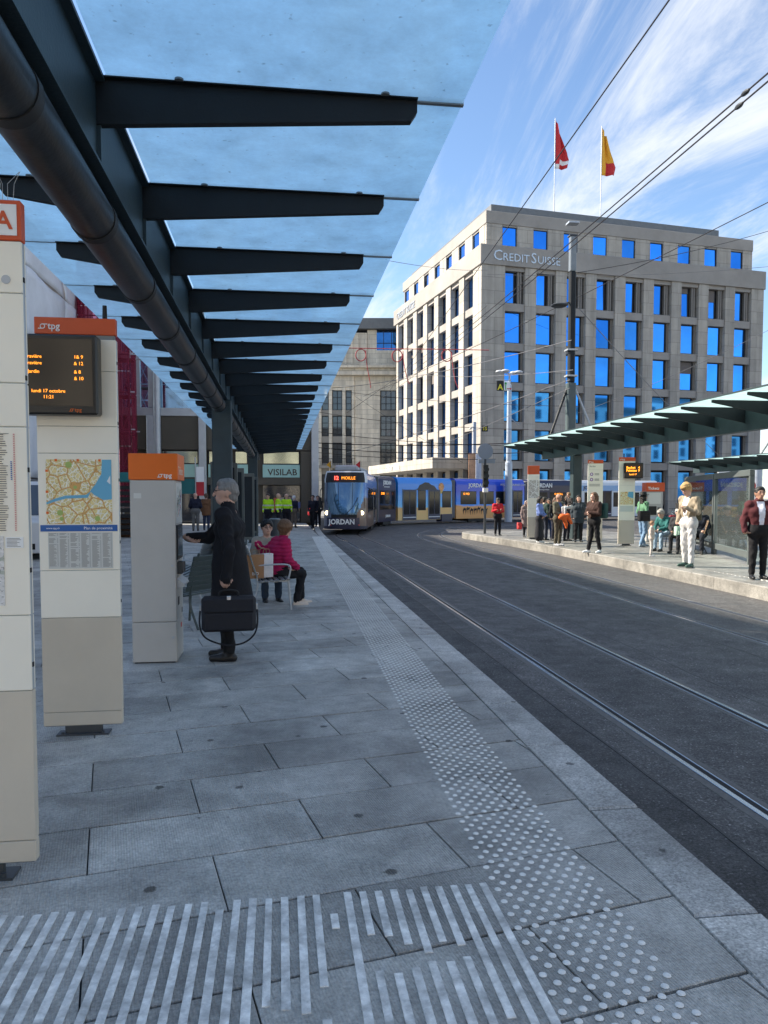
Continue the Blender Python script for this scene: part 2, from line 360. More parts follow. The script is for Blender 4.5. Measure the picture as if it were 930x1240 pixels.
SQ = slab_mat('bounce_paving', (.55,.52,.47), .1, False)  # unseen pale ground behind the viewpoint, added to bounce sunlight onto the platform
tag(MB().add([(-70,-60,ZR-.006),(90,-60,ZR-.006),(90,-12,ZR-.006),(-70,-12,ZR-.006)], [(0,1,2,3)]).build('rear_bounce_square', SQ), kind='structure')
# ---- left platform
PL = tag(MB().box(-9.9, 1.57, -12, 48, -.185, -.014).build('left_platform', STONE_D), kind='structure')
# slabs: running bond, rows turned 12 degrees against the kerb
e1 = Vector((math.sin(R(78)), math.cos(R(78)), 0)); e2 = Vector((-math.cos(R(78)), math.sin(R(78)), 0))
SL, SW, JG = 1.047, .494, .0065
def clip(poly, a, b, c):
    out = []
    for i in range(len(poly)):
        p, q = poly[i], poly[(i+1) % len(poly)]
        dp, dq = a*p[0]+b*p[1]-c, a*q[0]+b*q[1]-c
        if dp <= 0: out.append(p)
        if dp*dq < 0: t = dp/(dp-dq); out.append((p[0]+(q[0]-p[0])*t, p[1]+(q[1]-p[1])*t))
    return out
def slab_mb(poly, mb=None, z=0., t=.05, ch=.003):
    mb = mb or MB(); n = len(poly)
    cx = sum(p[0] for p in poly)/n; cy = sum(p[1] for p in poly)/n
    A = []; 
    for p in poly:
        d = math.hypot(p[0]-cx, p[1]-cy) or 1; k = 1-1.6*ch/d; A.append((cx+(p[0]-cx)*k, cy+(p[1]-cy)*k, z))
    B = [(p[0], p[1], z-ch) for p in poly]; Cc = [(p[0], p[1], z-t) for p in poly]
    F = [tuple(range(n))]
    for i in range(n):
        j = (i+1) % n; F += [(n+i, n+j, j, i), (2*n+i, 2*n+j, n+j, n+i)]
    return mb.add(A+B+Cc, F)
cells = []
for k in range(-32, 100):
    w0 = 3.455 + SW*k; off = -.115 + (.53 if k % 2 else 0)
    for n in range(-14, 14):
        s0 = off + SL*n
        p = [e1*(s0+a) + e2*(w0+b) for a, b in ((JG/2, JG), (SL-JG/2, JG), (SL-JG/2, SW-JG), (JG/2, SW-JG))]
        pl = [(q.x, q.y) for q in p]
        cxm = sum(q[0] for q in pl)/4; cym = sum(q[1] for q in pl)/4
        if cym < -11 or cym > 47 or (cym > .9 and cxm < -.6*cym-1.5) or cxm < -9.5: continue
        full = all(q[0] < 1.572 for q in pl)
        if not full: pl = clip(pl, 1, 0, 1.572)
        if len(pl) < 3: continue
        ar = abs(sum(pl[i][0]*pl[(i+1) % len(pl)][1]-pl[(i+1) % len(pl)][0]*pl[i][1] for i in range(len(pl))))/2
        if ar < .0006: continue
        cells.append((ar/(max(cym, 1.3)**3) if cym > .9 else 0, full, pl, p))
cells.sort(key=lambda c: -c[0])
proto = None; far = MB()
for i, (wt, full, pl, p) in enumerate(cells):
    dz = random.uniform(-.0016, .0016)
    if i < 300:
        if full:
            c0 = (p[0]+p[2])/2
            if proto is None: proto = slab_mb([(q.x-c0.x, q.y-c0.y) for q in p]).mesh('paving_slab', SLAB)
            link('paving_slab', proto, PL, (c0.x, c0.y, dz))
        else:
            cx = sum(q[0] for q in pl)/len(pl); cy = sum(q[1] for q in pl)/len(pl)
            slab_mb([(q[0]-cx, q[1]-cy) for q in pl]).build('paving_slab', SLAB, PL, loc=(cx, cy, dz))
    else: slab_mb(pl, far, z=dz)
tag(far.build('paving_slab_field', SLAB, PL), kind='stuff')
# kerb stones
y = -2.4; k = 0
while y < 46:
    L_ = 1.02; a, b = y+.005, y+L_-.005
    pl = [(kerb_x(a)-.265, a), (kerb_x(a), a), (kerb_x(b), b), (kerb_x(b)-.265, b)]
    slab_mb(pl, z=random.uniform(-.002, .003), t=.2, ch=.009).build('kerb_stone', KERB, PL); y += L_; k += 1
# studs of the tactile strip
def dome(r=.0148, h=.006, n=9):
    mb = MB(); P = [(0,0,h)]
    for rr, zz_ in ((.62, h*.86), (.9, h*.45), (1, 0)):
        P += [(r*rr*math.cos(2*math.pi*j/n), r*rr*math.sin(2*math.pi*j/n), zz_) for j in range(n)]
    F = [(0, 1+j, 1+(j+1) % n) for j in range(n)]
    for i in range(2):
        for j in range(n): F.append((1+i*n+j, 1+(i+1)*n+j, 1+(i+1)*n+(j+1) % n, 1+i*n+(j+1) % n))
    return mb.add(P, F)
STUD = M('stud_steel_paint', (.72,.72,.70), .35, .0, .12, 30)
dm = dome().mesh('tactile_stud', STUD, True); dsrc = dome(n=6)
studs = []
row = 0; yy = 1.95
while yy < 31:
    xs = .868 + (yy-2.2)*.0145
    for c in range(7):
        xx = xs + c*.0695 + (.0348 if row % 2 else 0)
        if xx < xs + .43: studs.append((xx + (yy-2)*0, yy + (c*.006)))
    row += 1; yy += .0475
fm = MB()
for i, (x_, y_) in enumerate(studs):
    if i < 300: link('tactile_stud', dm, PL, (x_, y_, .0012))
    else: fm.add([(p[0]+x_, p[1]+y_, p[2]+.0012) for p in dsrc.v], dsrc.f)
tag(fm.build('tactile_stud_field', STUD, PL, True), kind='stuff')
# guide bars across the platform; each bar is laid slab by slab, so ends are ragged
bars = []
def bar_rows():
    n = 0; x = .83
    while x > -2.4:
        yield n, x; n += 1; x -= .0632
for n, x in bar_rows():
    yf = 3.055 - .004*(n % 3) + random.uniform(-.006, .006)
    ysp = 2.665 - (x-.83)*-.21          # slab joint under the band
    if n >= 10: ysp = 2.30 + (x-.2)*.30
    segs = []
    if n in (0, 1, 2): segs = [(yf, 2.13 + n*.05), (2.1, 1.7)]
    elif n < 9: segs = [(yf - (0, .0, .0, 0, .0, .0, .0, .0, 0)[n], (0,0,0,2.63,2.66,2.60,2.66,2.72,2.74)[n]), ((0,0,0,2.56,2.54,2.55,2.52,2.50,2.52)[n], (2.05 if n % 2 else 1.7))]
    elif n == 9: segs = [(yf, 1.75)]
    elif n == 10: segs = [(yf-.15, yf-.25)]
    else:
        j = (n-11) % 9
        segs = [(yf, 2.36 + .05*((n*7) % 3) - .025*min(n-11, 10)), (2.27 - .03*min(n-11, 8) + .03*((n*5) % 2), 1.6)]
        if n % 7 == 3: segs = [(yf-.06, 2.0), (1.97, 1.6)]
    for a, b in segs:
        if a-b > .03: bars.append((x, b, a))
for x, b, a in bars:
    w = .0145 + random.uniform(-.0012, .0012)
    skew = random.uniform(-.002, .002)
    pl = [(x-w, b), (x+w, b), (x+w+skew, a), (x-w+skew, a)]
    slab_mb(pl, z=.0042, t=.006, ch=.0015).build('guide_bar', PAINT, PL)

# ---- island platform on the right
ZI = .06
ik = smooth_path([(8.1,-6,0),(8.15,4,0),(8.22,10,0),(8.38,16,0),(8.42,21,0),(8.25,26,0),(7.85,30.5,0),(7.75,32,0),(8.1,33.2,0),(9.2,33.9,0),(11,34.2,0),(14,34,0)], 8)
inner = [(14.6, 34), (14.6, -6)]
top = [(p.x+.3*0, p.y) for p in ik]
pw = MB().prism([(x_, y_, ZI-.30) for x_, y_ in ([(p.x+.05, p.y) for p in ik] + inner)], (0, 0, .292)).build('island_platform', RSLAB)
tag(pw, kind='structure')
acc = 0; start = 0
for i in range(1, len(ik)):
    acc += (ik[i]-ik[i-1]).length
    if acc > 1.9 or i == len(ik)-1:
        seg = ik[start:i+1]; d0 = (seg[1]-seg[0]).normalized()*.008; seg = [seg[0]+d0] + seg[1:]
        MB().sweep(seg, [(0, -.25+ZI), (0, ZI-.012), (.012, ZI+.004), (.30, ZI+.004), (.30, -.25+ZI)][::-1]).build('kerb_stone', RKERB, pw)
        acc = 0; start = i
isl = MB()
yy = 10.5; row = 0
while yy < 27:
    j = min(range(len(ik)), key=lambda q: abs(ik[q].y-yy)); xk = ik[j].x + .62
    for c in range(5):
        isl.add([(p[0]*1.25+xk+c*.075+(row % 2)*.037, p[1]*1.25+yy, p[2]+ZI-.008) for p in dsrc.v], dsrc.f)
    row += 1; yy += .075
tag(isl.build('tactile_stud_field', STUD, pw, True), kind='stuff')
# slab joints on the island: pale paving laid in big concrete bays
for j in range(8):
    for i in range(3):
        x0 = 8.95 + i*1.85; y0 = 9.2 + j*2.9
        slab_mb([(x0+.01, y0+.01), (x0+1.84, y0+.01), (x0+1.84, y0+2.89), (x0+.01, y0+2.89)], z=ZI+.002, t=.012).build('paving_slab', RSLAB, pw)

# tar seams beside the rails
TAR = M('tar_seam', (.012,.012,.013), .5, 0, .2)
for x_, y0, y1, w_ in ((2.335, 1.0, 31, .012), (4.14, 2.5, 30, .010), (5.32, 4, 30, .012), (2.02, 1, 29, .007)):
    pts = [(x_+.012*math.sin(yy*1.7)+.006*math.sin(yy*5.1), yy, ZR) for yy in np.arange(y0, y1, .4)]
    MB().sweep(pts, [(-w_, -.004), (-w_*.8, .0028), (w_*.8, .0028), (w_, -.004)][::-1]).build('tar_seam', TAR, road)
# ---- rails
RAIL = M('worn_rail_steel', (.40,.41,.43), .22, .95, .2, 8, aniso=(1,.1,1))
GROOVE = M('rail_groove_shade', (.012,.012,.013), .8)  # dark colour stands in for the shade of a groove not cut
RAILS = M('rail_side_steel', (.105,.10,.095), .6, .2, .25, 30)
track1 = smooth_path([(3.22,-8,0),(3.23,4,0),(3.24,18,0),(3.2,28,0),(3.05,34,0),(3.35,38,0),(4.7,45,0),(6.55,48.4,0),(11.1,51.8,0),(17.3,54.8,0),(24,56.6,0),(40,59,0)], 10)
track2 = smooth_path([(6.35,-8,0),(6.38,4,0),(6.41,10,0),(6.5,20,0),(6.45,27,0),(6.65,33.5,0),(7.9,38.5,0),(10.6,43.2,0),(15,46.6,0),(22,49,0),(34,51,0)], 10)
def rail(path, off, sgn, label):
    o = thing('tram_rail', label, 'rail', (0,0,ZR), 0, 'grooved rails set in the road')
    def sw(a, b, t, m, nm):
        a, b = min(a,b), max(a,b)
        MB().sweep([(p.x,p.y,0) for p in path], [(off+a,-.02),(off+a,t-.002),(off+a+.003,t),(off+b-.003,t),(off+b,t-.002),(off+b,-.02)][::-1]).build(nm, m, o)
    sw(-.030*sgn, .008*sgn, .0075, RAIL, 'rail_head')
    sw(.009*sgn, .052*sgn, .0022, GROOVE, 'groove')
    sw(.053*sgn, .064*sgn, .006, RAIL, 'guard_lip')
    sw(-.095*sgn, -.031*sgn, .0038, RAILS, 'rail_edge')
    sw(.065*sgn, .115*sgn, .0038, RAILS, 'rail_edge')
rail(track1, -.53, 1, 'near rail of the track beside the left platform kerb')
rail(track1, .53, -1, 'second rail from the left platform, under the tram')
rail(track2, -.53, 1, 'third rail from the left platform, curving away right')
rail(track2, .53, -1, 'rail nearest to the island platform kerb')
# ================================================================ near canopy
ZG = 3.62   # underside of glass
XB = -.915  # beam centre
can = thing('platform_canopy', 'long dark steel canopy with tapered ribs and frosted glass over the left platform', 'canopy', (XB, 12.7, 0))
def cbuild(mb, name, m, smooth=False, bev=0, par=None):
    return mb.build(name, m, par or can, smooth, loc=(-XB, -12.7, 0) if (par is None) else None, bev=bev)
Y0, Y1 = -1.3, 33.2
RIBY = [3.95 + 1.262*k for k in range(-4, 24)]
cbuild(MB().box(XB-.055, XB+.055, Y0, Y1, 3.18, 3.60).box(XB-.10, XB+.10, Y0, Y1, 3.165, 3.18).box(XB-.10, XB+.10, Y0, Y1, 3.60, 3.618), 'beam', STEEL)
# welded splice plates and bolt heads along the beam web
for k, y in enumerate(RIBY):
    g = MB().box(XB+.0551, XB+.075, y-.012, y+.012, 3.19, 3.598).box(XB-.075, XB-.0551, y-.012, y+.012, 3.19, 3.598)
    cbuild(g, 'web_stiffener', STEEL)
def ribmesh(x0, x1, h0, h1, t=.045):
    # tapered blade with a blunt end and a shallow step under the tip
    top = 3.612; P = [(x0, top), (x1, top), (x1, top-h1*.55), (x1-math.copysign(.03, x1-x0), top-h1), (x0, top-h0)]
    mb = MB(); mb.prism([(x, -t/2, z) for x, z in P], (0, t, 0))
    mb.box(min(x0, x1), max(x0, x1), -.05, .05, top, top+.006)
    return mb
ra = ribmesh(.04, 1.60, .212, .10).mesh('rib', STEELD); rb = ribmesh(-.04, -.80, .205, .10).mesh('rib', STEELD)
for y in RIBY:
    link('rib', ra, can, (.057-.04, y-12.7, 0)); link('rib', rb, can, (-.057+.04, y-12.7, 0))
# panes: one each side between two ribs
pm1 = MB().pane(.11, 1.855, .008, 1.254, 3.622, 3.640).mesh('glass_pane', [GLASSC, GLASSE]); pm2 = MB().pane(-.11, -1.09, .008, 1.254, 3.622, 3.640).mesh('glass_pane', [GLASSC, GLASSE])
edge = MB().box(.10, 1.86, -.006, .006, 3.6195, 3.646).box(1.5, 1.86, -.012, .012, 3.612, 3.6195).mesh('glazing_bar', MGREY)
edge2 = MB().box(-.10, -1.095, -.006, .006, 3.6195, 3.646).mesh('glazing_bar', MGREY)
for y in RIBY[:-1]:
    link('glass_pane', pm1, can, (0, y-12.7, 0)); link('glass_pane', pm2, can, (0, y-12.7, 0))
for y in RIBY:
    link('glazing_bar', edge, can, (0, y-12.7, 0)); link('glazing_bar', edge2, can, (0, y-12.7, 0))
clm = MB().path([(0,0,3.6125), (0,0,3.6215)], .022, 12).mesh('glass_clamp', MGREY)
for y in RIBY:
    for x in (.45, 1.45, -.62):
        for s_ in (-.055, .055): link('glass_clamp', clm, can, (x, y-12.7+s_, 0))
# rain pipe hung under the beam, in collared lengths
def pipe(ya, yb):
    pp = MB(); pp.path([(XB-.025, ya, 3.045), (XB-.025, yb-.12, 3.045), (XB-.025, yb-.03, 3.06), (XB-.025, yb, 3.09)], [.112, .112, .10, .06], 28)
    p = cbuild(pp, 'rain_pipe', PIPE, True)
    y = ya + .35
    while y < yb - .3:
        MB().path([(XB-.025, y-.035, 3.045), (XB-.025, y+.035, 3.045)], .117, 28).build('collar', BLACK, p, True); y += 1.262
pipe(-1.2, 12.45); pipe(13.0, 26.9)
for y in (-.9, 12.72, 27.1):
    c = MB().box(XB-.155, XB+.155, y-.10, y+.10, -.01, 3.165, c=.012).box(XB-.19, XB+.19, y-.14, y+.14, 0.001, .02)
    cbuild(c, 'column', STEEL)
# thin flood of bird wires over the beam end
# ---------------------------------------------------------------- windbreaks below the canopy
def windbreak(label, x, ya, yb, depth, sgn, z1=2.16):
    t = thing('glass_windbreak', label, 'windbreak', (x, ya, 0))
    L_ = yb-ya
    def fr(a, b, mb, along='y'):
        return mb
    # long side with glass, returns at the ends towards sgn
    for k, (p, q) in enumerate(((0, L_/2-.03), (L_/2+.03, L_))):
        MB().box(-.03, .03, p, p+.06, .05, z1, c=.006).build('post', FRAME, t); MB().box(-.03, .03, q-.06, q, .05, z1, c=.006).build('post', FRAME, t)
        MB().box(-.028, .028, p+.06, q-.06, z1-.11, z1-.004).build('rail', FRAME, t); MB().box(-.028, .028, p+.06, q-.06, .12, .20).build('rail', FRAME, t)
        MB().box(-.006, .006, p+.06, q-.06, .2, z1-.11).build('glass_pane', GLASSW, t)
    for yy in (0, L_):
        e = sgn*depth
        MB().box(min(.04*sgn, e), max(.04*sgn, e), yy-.05 if yy else -.05, yy+.0 if yy else .0, .55, z1-.02, c=.006).build('display_case', FRAME, t)
        x0, x1 = min(.09*sgn, e-.05*sgn), max(.09*sgn, e-.05*sgn)
        MB().box(x0, x1, (yy if yy else 0)-.056, (yy if yy else 0)-.0505, .62, z1-.10).build('case_glass', M('case_glass_dark', (.03,.035,.04), .08, 0, .1), t)
        MB().box(e-.03*sgn-.025, e-.03*sgn+.025, yy-.048, yy-.002, 0, .55).build('leg', FRAME, t)
    return t
windbreak('dark framed glass windbreak just behind the man in the black overcoat', -1.12, 13.2, 15.6, .42, 1, 2.2)
windbreak('farther glass windbreak with narrow frames behind the seated women', -.98, 19.2, 22.6, .36, 1, 2.2)

# ================================================================ information totems
def ring_logo(mb, x, z, r, w, y0, y1):
    n = 20
    for j in range(n):
        a, b = 2*math.pi*j/n, 2*math.pi*(j+1)/n
        mb.prism([(x+(r)*math.cos(a), y0, z+r*math.sin(a)), (x+r*math.cos(b), y0, z+r*math.sin(b)), (x+(r-w)*math.cos(b), y0, z+(r-w)*math.sin(b)), (x+(r-w)*math.cos(a), y0, z+(r-w)*math.sin(a))], (0, y1-y0, 0))
    mb.prism([(x-.2*r, y0, z+r), (x+1.9*r, y0, z+r), (x+1.75*r, y0, z+r-w*1.1), (x-.2*r, y0, z+r-w*1.1)], (0, (y1-y0)*.8, 0))
    mb.prism([(x-1.75*r, y0, z-r), (x+.2*r, y0, z-r), (x+.2*r, y0, z-r+w*1.1), (x-1.6*r, y0, z-r+w*1.1)], (0, (y1-y0)*.8, 0))
    return mb
def tpg(parent, x, z, size, m, y):
    ring_logo(MB(), x, z+size*.27, size*.27, size*.085, y, y-.0025).build('emblem', m, parent)
    text('lettering', 'tpg', size, m, parent, (x+size*.52, y, z), ext=.0025, fat=size*.012, sx=.98)
def print_mat(name, fn, rough=.35):
    m, N, L, b = ramp_mat(name, rough)
    tcn = N.new('ShaderNodeTexCoord'); fn(N, L, b, tcn.outputs['Object']); return m
def city_map(base, block, roadc, wide, s):
    def fn(N, L, b, v):
        vo = N.new('ShaderNodeTexVoronoi'); vo.feature = 'DISTANCE_TO_EDGE'; vo.inputs['Scale'].default_value = s; L.new(v, vo.inputs['Vector'])
        v2 = N.new('ShaderNodeTexVoronoi'); v2.feature = 'DISTANCE_TO_EDGE'; v2.inputs['Scale'].default_value = s*.32; L.new(v, v2.inputs['Vector'])
        vc = N.new('ShaderNodeTexVoronoi'); vc.inputs['Scale'].default_value = s; L.new(v, vc.inputs['Vector'])
        r1 = N.new('ShaderNodeMapRange'); r1.inputs[1].default_value = .04; r1.inputs[2].default_value = .07; L.new(vo.outputs['Distance'], r1.inputs[0])
        r2 = N.new('ShaderNodeMapRange'); r2.inputs[1].default_value = .035; r2.inputs[2].default_value = .05; L.new(v2.outputs['Distance'], r2.inputs[0])
        mx = N.new('ShaderNodeMix'); mx.data_type = 'RGBA'; L.new(vc.outputs['Color'], mx.inputs[0]); mx.inputs[6].default_value = (*base,1); mx.inputs[7].default_value = (*block,1)
        m1 = N.new('ShaderNodeMix'); m1.data_type = 'RGBA'; L.new(r1.outputs[0], m1.inputs[0]); m1.inputs[6].default_value = (*roadc,1); L.new(mx.outputs[2], m1.inputs[7])
        m2 = N.new('ShaderNodeMix'); m2.data_type = 'RGBA'; L.new(r2.outputs[0], m2.inputs[0]); m2.inputs[6].default_value = (*wide,1); L.new(m1.outputs[2], m2.inputs[7])
        ns = N.new('ShaderNodeTexNoise'); ns.inputs['Scale'].default_value = s*5; L.new(v, ns.inputs['Vector'])
        r3 = N.new('ShaderNodeMapRange'); r3.inputs[1].default_value = .6; r3.inputs[2].default_value = .68; r3.inputs[3].default_value = 1; r3.inputs[4].default_value = .45; L.new(ns.outputs[0], r3.inputs[0])
        vm = N.new('ShaderNodeVectorMath'); vm.operation = 'SCALE'; L.new(m2.outputs[2], vm.inputs[0]); L.new(r3.outputs[0], vm.inputs['Scale']); L.new(vm.outputs[0], b.inputs['Base Color'])
    return fn
MAP1 = print_mat('city_map_print', city_map((.62,.50,.22), (.80,.66,.30), (.85,.83,.72), (.62,.34,.10), 34))
MAP2 = print_mat('district_map_print', city_map((.40,.36,.32), (.46,.42,.38), (.74,.73,.70), (.76,.75,.72), 12))
MAP3 = print_mat('line_map_print', city_map((.62,.60,.58), (.66,.65,.62), (.72,.70,.68), (.40,.42,.36), 22))
PAPER = M('paper_print', (.60,.60,.56), .4, 0, .03)
INK = M('print_ink', (.07,.07,.08), .6, 0, 0)
LAKE = M('map_lake_print', (.13,.40,.58), .4, 0, .04)
PARK = M('map_park_print', (.35,.45,.12), .4, 0, .05)
PINK = M('map_pink_print', (.68,.34,.32), .4, 0, .05)
GLAKE = M('map_grey_lake_print', (.36,.42,.46), .4, 0, .03)
INKS = [M('legend_'+n, c, .5, 0, 0) for n, c in (('yellow', (.55,.45,.05)), ('violet', (.22,.04,.25)), ('blue', (.05,.16,.45)), ('green', (.07,.22,.08)), ('red', (.55,.06,.05)), ('cyan', (.15,.45,.55)))]

def totem(label, loc, rz=0, w=.515, h=2.82, t=.05):
    """centre of the front face at the root; the front looks to -y"""
    o = thing('information_totem', label, 'totem', loc, rz, None)
    a, b = -w/2, w/2
    MB().box(a+.01, b-.01, .008, t-.008, .06, h-.01).build('core', MGREY, o)
    MB().box(a, b, 0, .012, .065, .155, c=.003).box(a, b, t-.012, t, .065, .155, c=.003).build('panel', ALU, o)
    MB().box(a, b, 0, .012, .158, .80, c=.003).box(a, b, t-.012, t, .158, .80, c=.003).build('panel', ALU, o)
    for z0, z1 in ((.803, 1.12), (1.123, 1.905), (1.908, 2.085), (2.088, 2.45), (2.453, 2.66)):
        MB().box(a, b, 0, .012, z0, z1, c=.003).box(a, b, t-.012, t, z0, z1, c=.003).build('panel', CREAM, o)
    for s_ in (a, b-.012):
        MB().box(s_, s_+.012, .014, t-.014, .065, .80, c=.002).build('edge_strip', ALU, o)
        MB().box(s_, s_+.012, .014, t-.014, .803, 2.66, c=.002).build('edge_strip', LGREY, o)
        for z_ in (.9, 1.3, 1.72, 2.1, 2.5): MB().box(s_-.003, s_+.015, t*.5-.012, t*.5+.004, z_, z_+.02).build('latch', BLACK, o)
    MB().box(-.12, .12, .008, t-.008, .012, .06).box(-.17, .17, -.03, t+.03, 0.001, .012).build('base_plate', DGREY, o)
    for sx in (-.13, .13): MB().tube((sx, -.015, .012), (sx, -.015, .028), .012, n=6).build('bolt', DGREY, o)
    return o
def header(o, w, z0, h, m, t=.05):
    return MB().box(-w/2-.001, w/2+.001, -.002, t+.002, z0, h, c=.004).build('header', m, o)

# nearest totem: letter A
tA = totem('nearest cream totem headed by a red letter A, cut by the left frame edge', (-1.298, 3.37, 0), 0, .515, 2.825)
header(tA, .515, 2.663, 2.825, REDOR)
MB().box(-.245, .243, -.006, -.0025, 2.682, 2.806).build('letter_plate', WHITE, tA)
text('lettering', 'A', .10, REDOR, tA, (.192, -.0065, 2.708), align='CENTER', ext=.002, fat=.002)
for k in range(7): MB().path([(.10+k*.02, .03, 2.82), (.10+k*.02+random.uniform(-.02,.02), .03, 2.90), (.10+k*.02+random.uniform(-.05,.05), .03, 2.95)], .0012, 5).build('bird_wire', LGREY, tA)
MB().box(-.25, .115, -.0035, -.0005, 1.47, 1.882).build('district_map', MAP2, tA)
MB().prism([(-.25, -.0037, 1.68), (.11, -.0037, 1.73), (.113, -.0037, 1.88), (-.25, -.0037, 1.88)], (0,-.0015,0)).build('lake_print', GLAKE, tA)
MB().tube((.072, -.0055, 1.775), (.072, -.0065, 1.775), .010, n=14).build('stop_marker', INKS[4], tA)
lg = MB()
for k in range(44):
    z_ = 1.872 - k*.0092; lg.box(.122, .127, -.0035, -.001, z_, z_+.005, m=k % 6); lg.box(.131, .131+random.uniform(.03,.055), -.0035, -.001, z_+.001, z_+.0036, m=6)
    lg.box(.207, .213, -.0035, -.001, z_, z_+.006, m=7)
for k in range(10): lg.box(.195, .2, -.0035, -.001, 1.76-k*.008, 1.765-k*.008, m=8)
lg.box(.12, .19, -.0035, -.001, 1.878, 1.8795, m=6)
tag(lg.build('map_legend', INKS + [INK, PINK, BLUE], tA), kind='stuff')
MB().box(-.25, .16, -.0035, -.0005, 1.165, 1.455).build('line_map', MAP3, tA)
MB().prism([(.02, -.0037, 1.22), (.135, -.0037, 1.25), (.14, -.0037, 1.35), (.08, -.0037, 1.36), (.02, -.0037, 1.29)], (0,-.0015,0)).build('zone_print', PINK, tA)
MB().prism([(.06, -.0037, 1.175), (.085, -.0037, 1.175), (.085, -.0037, 1.20), (.06, -.0037, 1.2)], (0,-.0015,0)).build('park_print', PARK, tA)
MB().box(.168, .238, -.0035, -.0005, 1.405, 1.45).build('notice', WHITE, tA)
nt = MB()
for k in range(7): nt.box(.173, .173+random.uniform(.04,.058), -.0045, -.003, 1.444-k*.0055, 1.4455-k*.0055)
nt.build('notice_text', INK, tA)
MB().tube((.195, -.001, 2.505), (.195, -.003, 2.505), .018, n=18).build('maker_plate', LGREY, tA)

# second totem with the departure screen
tB = totem('cream totem with orange header, black departure screen and yellow city map', (-1.335, 5.38, 0), 0, .515, 2.80)
header(tB, .515, 2.69, 2.80, REDOR)
tpg(tB, -.205, 2.722, .062, WHITE, -.003)
MB().tube((.185, .025, 2.80), (.185, .025, 2.89), .016, .014, 14).build('antenna', BLACK, tB, True)
sc_ = MB().box(-.42, .165, -.13, -.005, 2.15, 2.665, c=.012).build('screen_housing', M('screen_housing_plastic', (.016,.015,.014), .3, 0, .1), tB)
MB().box(-.40, .135, -.1335, -.1305, 2.205, 2.635).build('screen', M('screen_glass_brown', (.030,.020,.013), .12, 0, .05), sc_)
LED = M('led_amber', (1,.30,.02), .5, 0, 0, emit=1.0)
for k, (a_, b_) in enumerate((('Meyrin-Gravière', '1& 9'), ('Meyrin-Gravière', '& 12'), ('Lancy-Jardin', '& 8'), ('Rive', '& 10'))):
    z_ = 2.51 - k*.042 - (.012 if k > 1 else 0)
    text('display_line', a_, .031, LED, sc_, (-.385 + (.0 if k < 2 else .04), -.134, z_), ext=.0006)
    text('display_line', b_, .031, LED, sc_, (.02, -.134, z_), ext=.0006)
text('display_line', 'lundi 17 octobre', .031, LED, sc_, (-.14, -.134, 2.29), align='CENTER', ext=.0006); text('display_line', '11:21', .031, LED, sc_, (-.14, -.134, 2.252), align='CENTER', ext=.0006)
ring_logo(MB(), .0, 2.179, .009, .003, -.1315, -.133).build('emblem', ORANGE, sc_); text('lettering', 'tpg', .034, ORANGE, sc_, (.02, -.1315, 2.17), ext=.001)
mp_ = MB().box(-.205, .215, -.0035, -.0005, 1.435, 1.865).build('city_map', MAP1, tB)
MB().prism([(.155,-.004,1.865),(.215,-.004,1.865),(.215,-.004,1.60),(.16,-.004,1.595),(.10,-.004,1.63),(.075,-.004,1.655),(.11,-.004,1.70),(.15,-.004,1.77)], (0,-.0015,0)).build('lake_print', LAKE, mp_)
MB().prism([(.085,-.004,1.66),(.06,-.004,1.61),(-.08,-.004,1.605),(-.15,-.004,1.585),(-.205,-.004,1.565),(-.205,-.004,1.58),(-.15,-.004,1.605),(-.08,-.004,1.625),(.05,-.004,1.63)], (0,-.0015,0)).build('river_print', LAKE, mp_)
MB().prism([(.185,-.0056,1.72),(.207,-.0056,1.76),(.207,-.0056,1.70)], (0,-.001,0)).build('sail_print', WHITE, mp_)
for (a_, b_, r_) in ((-.06, 1.83, .022), (-.12, 1.51, .02), (.12, 1.47, .018), (-.02, 1.68, .012), (-.11, 1.47, .014)):
    MB().path([(a_, -.0045, b_), (a_, -.0036, b_)], r_, 9).build('park_print', PARK, mp_)
for (a_, b_) in ((-.2, 1.79), (-.2, 1.65), (-.2, 1.51), (-.14, 1.86), (.0, 1.86), (.14, 1.86)): MB().box(a_-.008, a_+.008, -.0055, -.004, b_-.008, b_+.008).build('marker_print', ORANGE, mp_)
MB().box(-.2475, .2475, -.004, -.0005, 1.385, 1.428).build('title_band', BLUE, tB)
text('lettering', 'Plan de proximité', .026, WHITE, tB, (.03, -.0045, 1.398), ext=.001); text('lettering', 'www.tpg.ch', .018, WHITE, tB, (-.21, -.0045, 1.401), ext=.001)
MB().box(-.2, .215, -.003, -.0005, 1.135, 1.378).build('index_sheet', PAPER, tB)
ix = MB()
for c in range(6):
    for k in range(34):
        if random.random() < .92: ix.box(-.195+c*.069, -.195+c*.069+random.uniform(.03,.05), -.0042, -.0028, 1.37-k*.0068, 1.3728-k*.0068); ix.box(-.142+c*.069, -.137+c*.069, -.0042, -.0028, 1.37-k*.0068, 1.3728-k*.0068)
tag(ix.build('street_index', M('index_ink', (.25,.24,.23), .6, 0, 0), tB), kind='stuff')

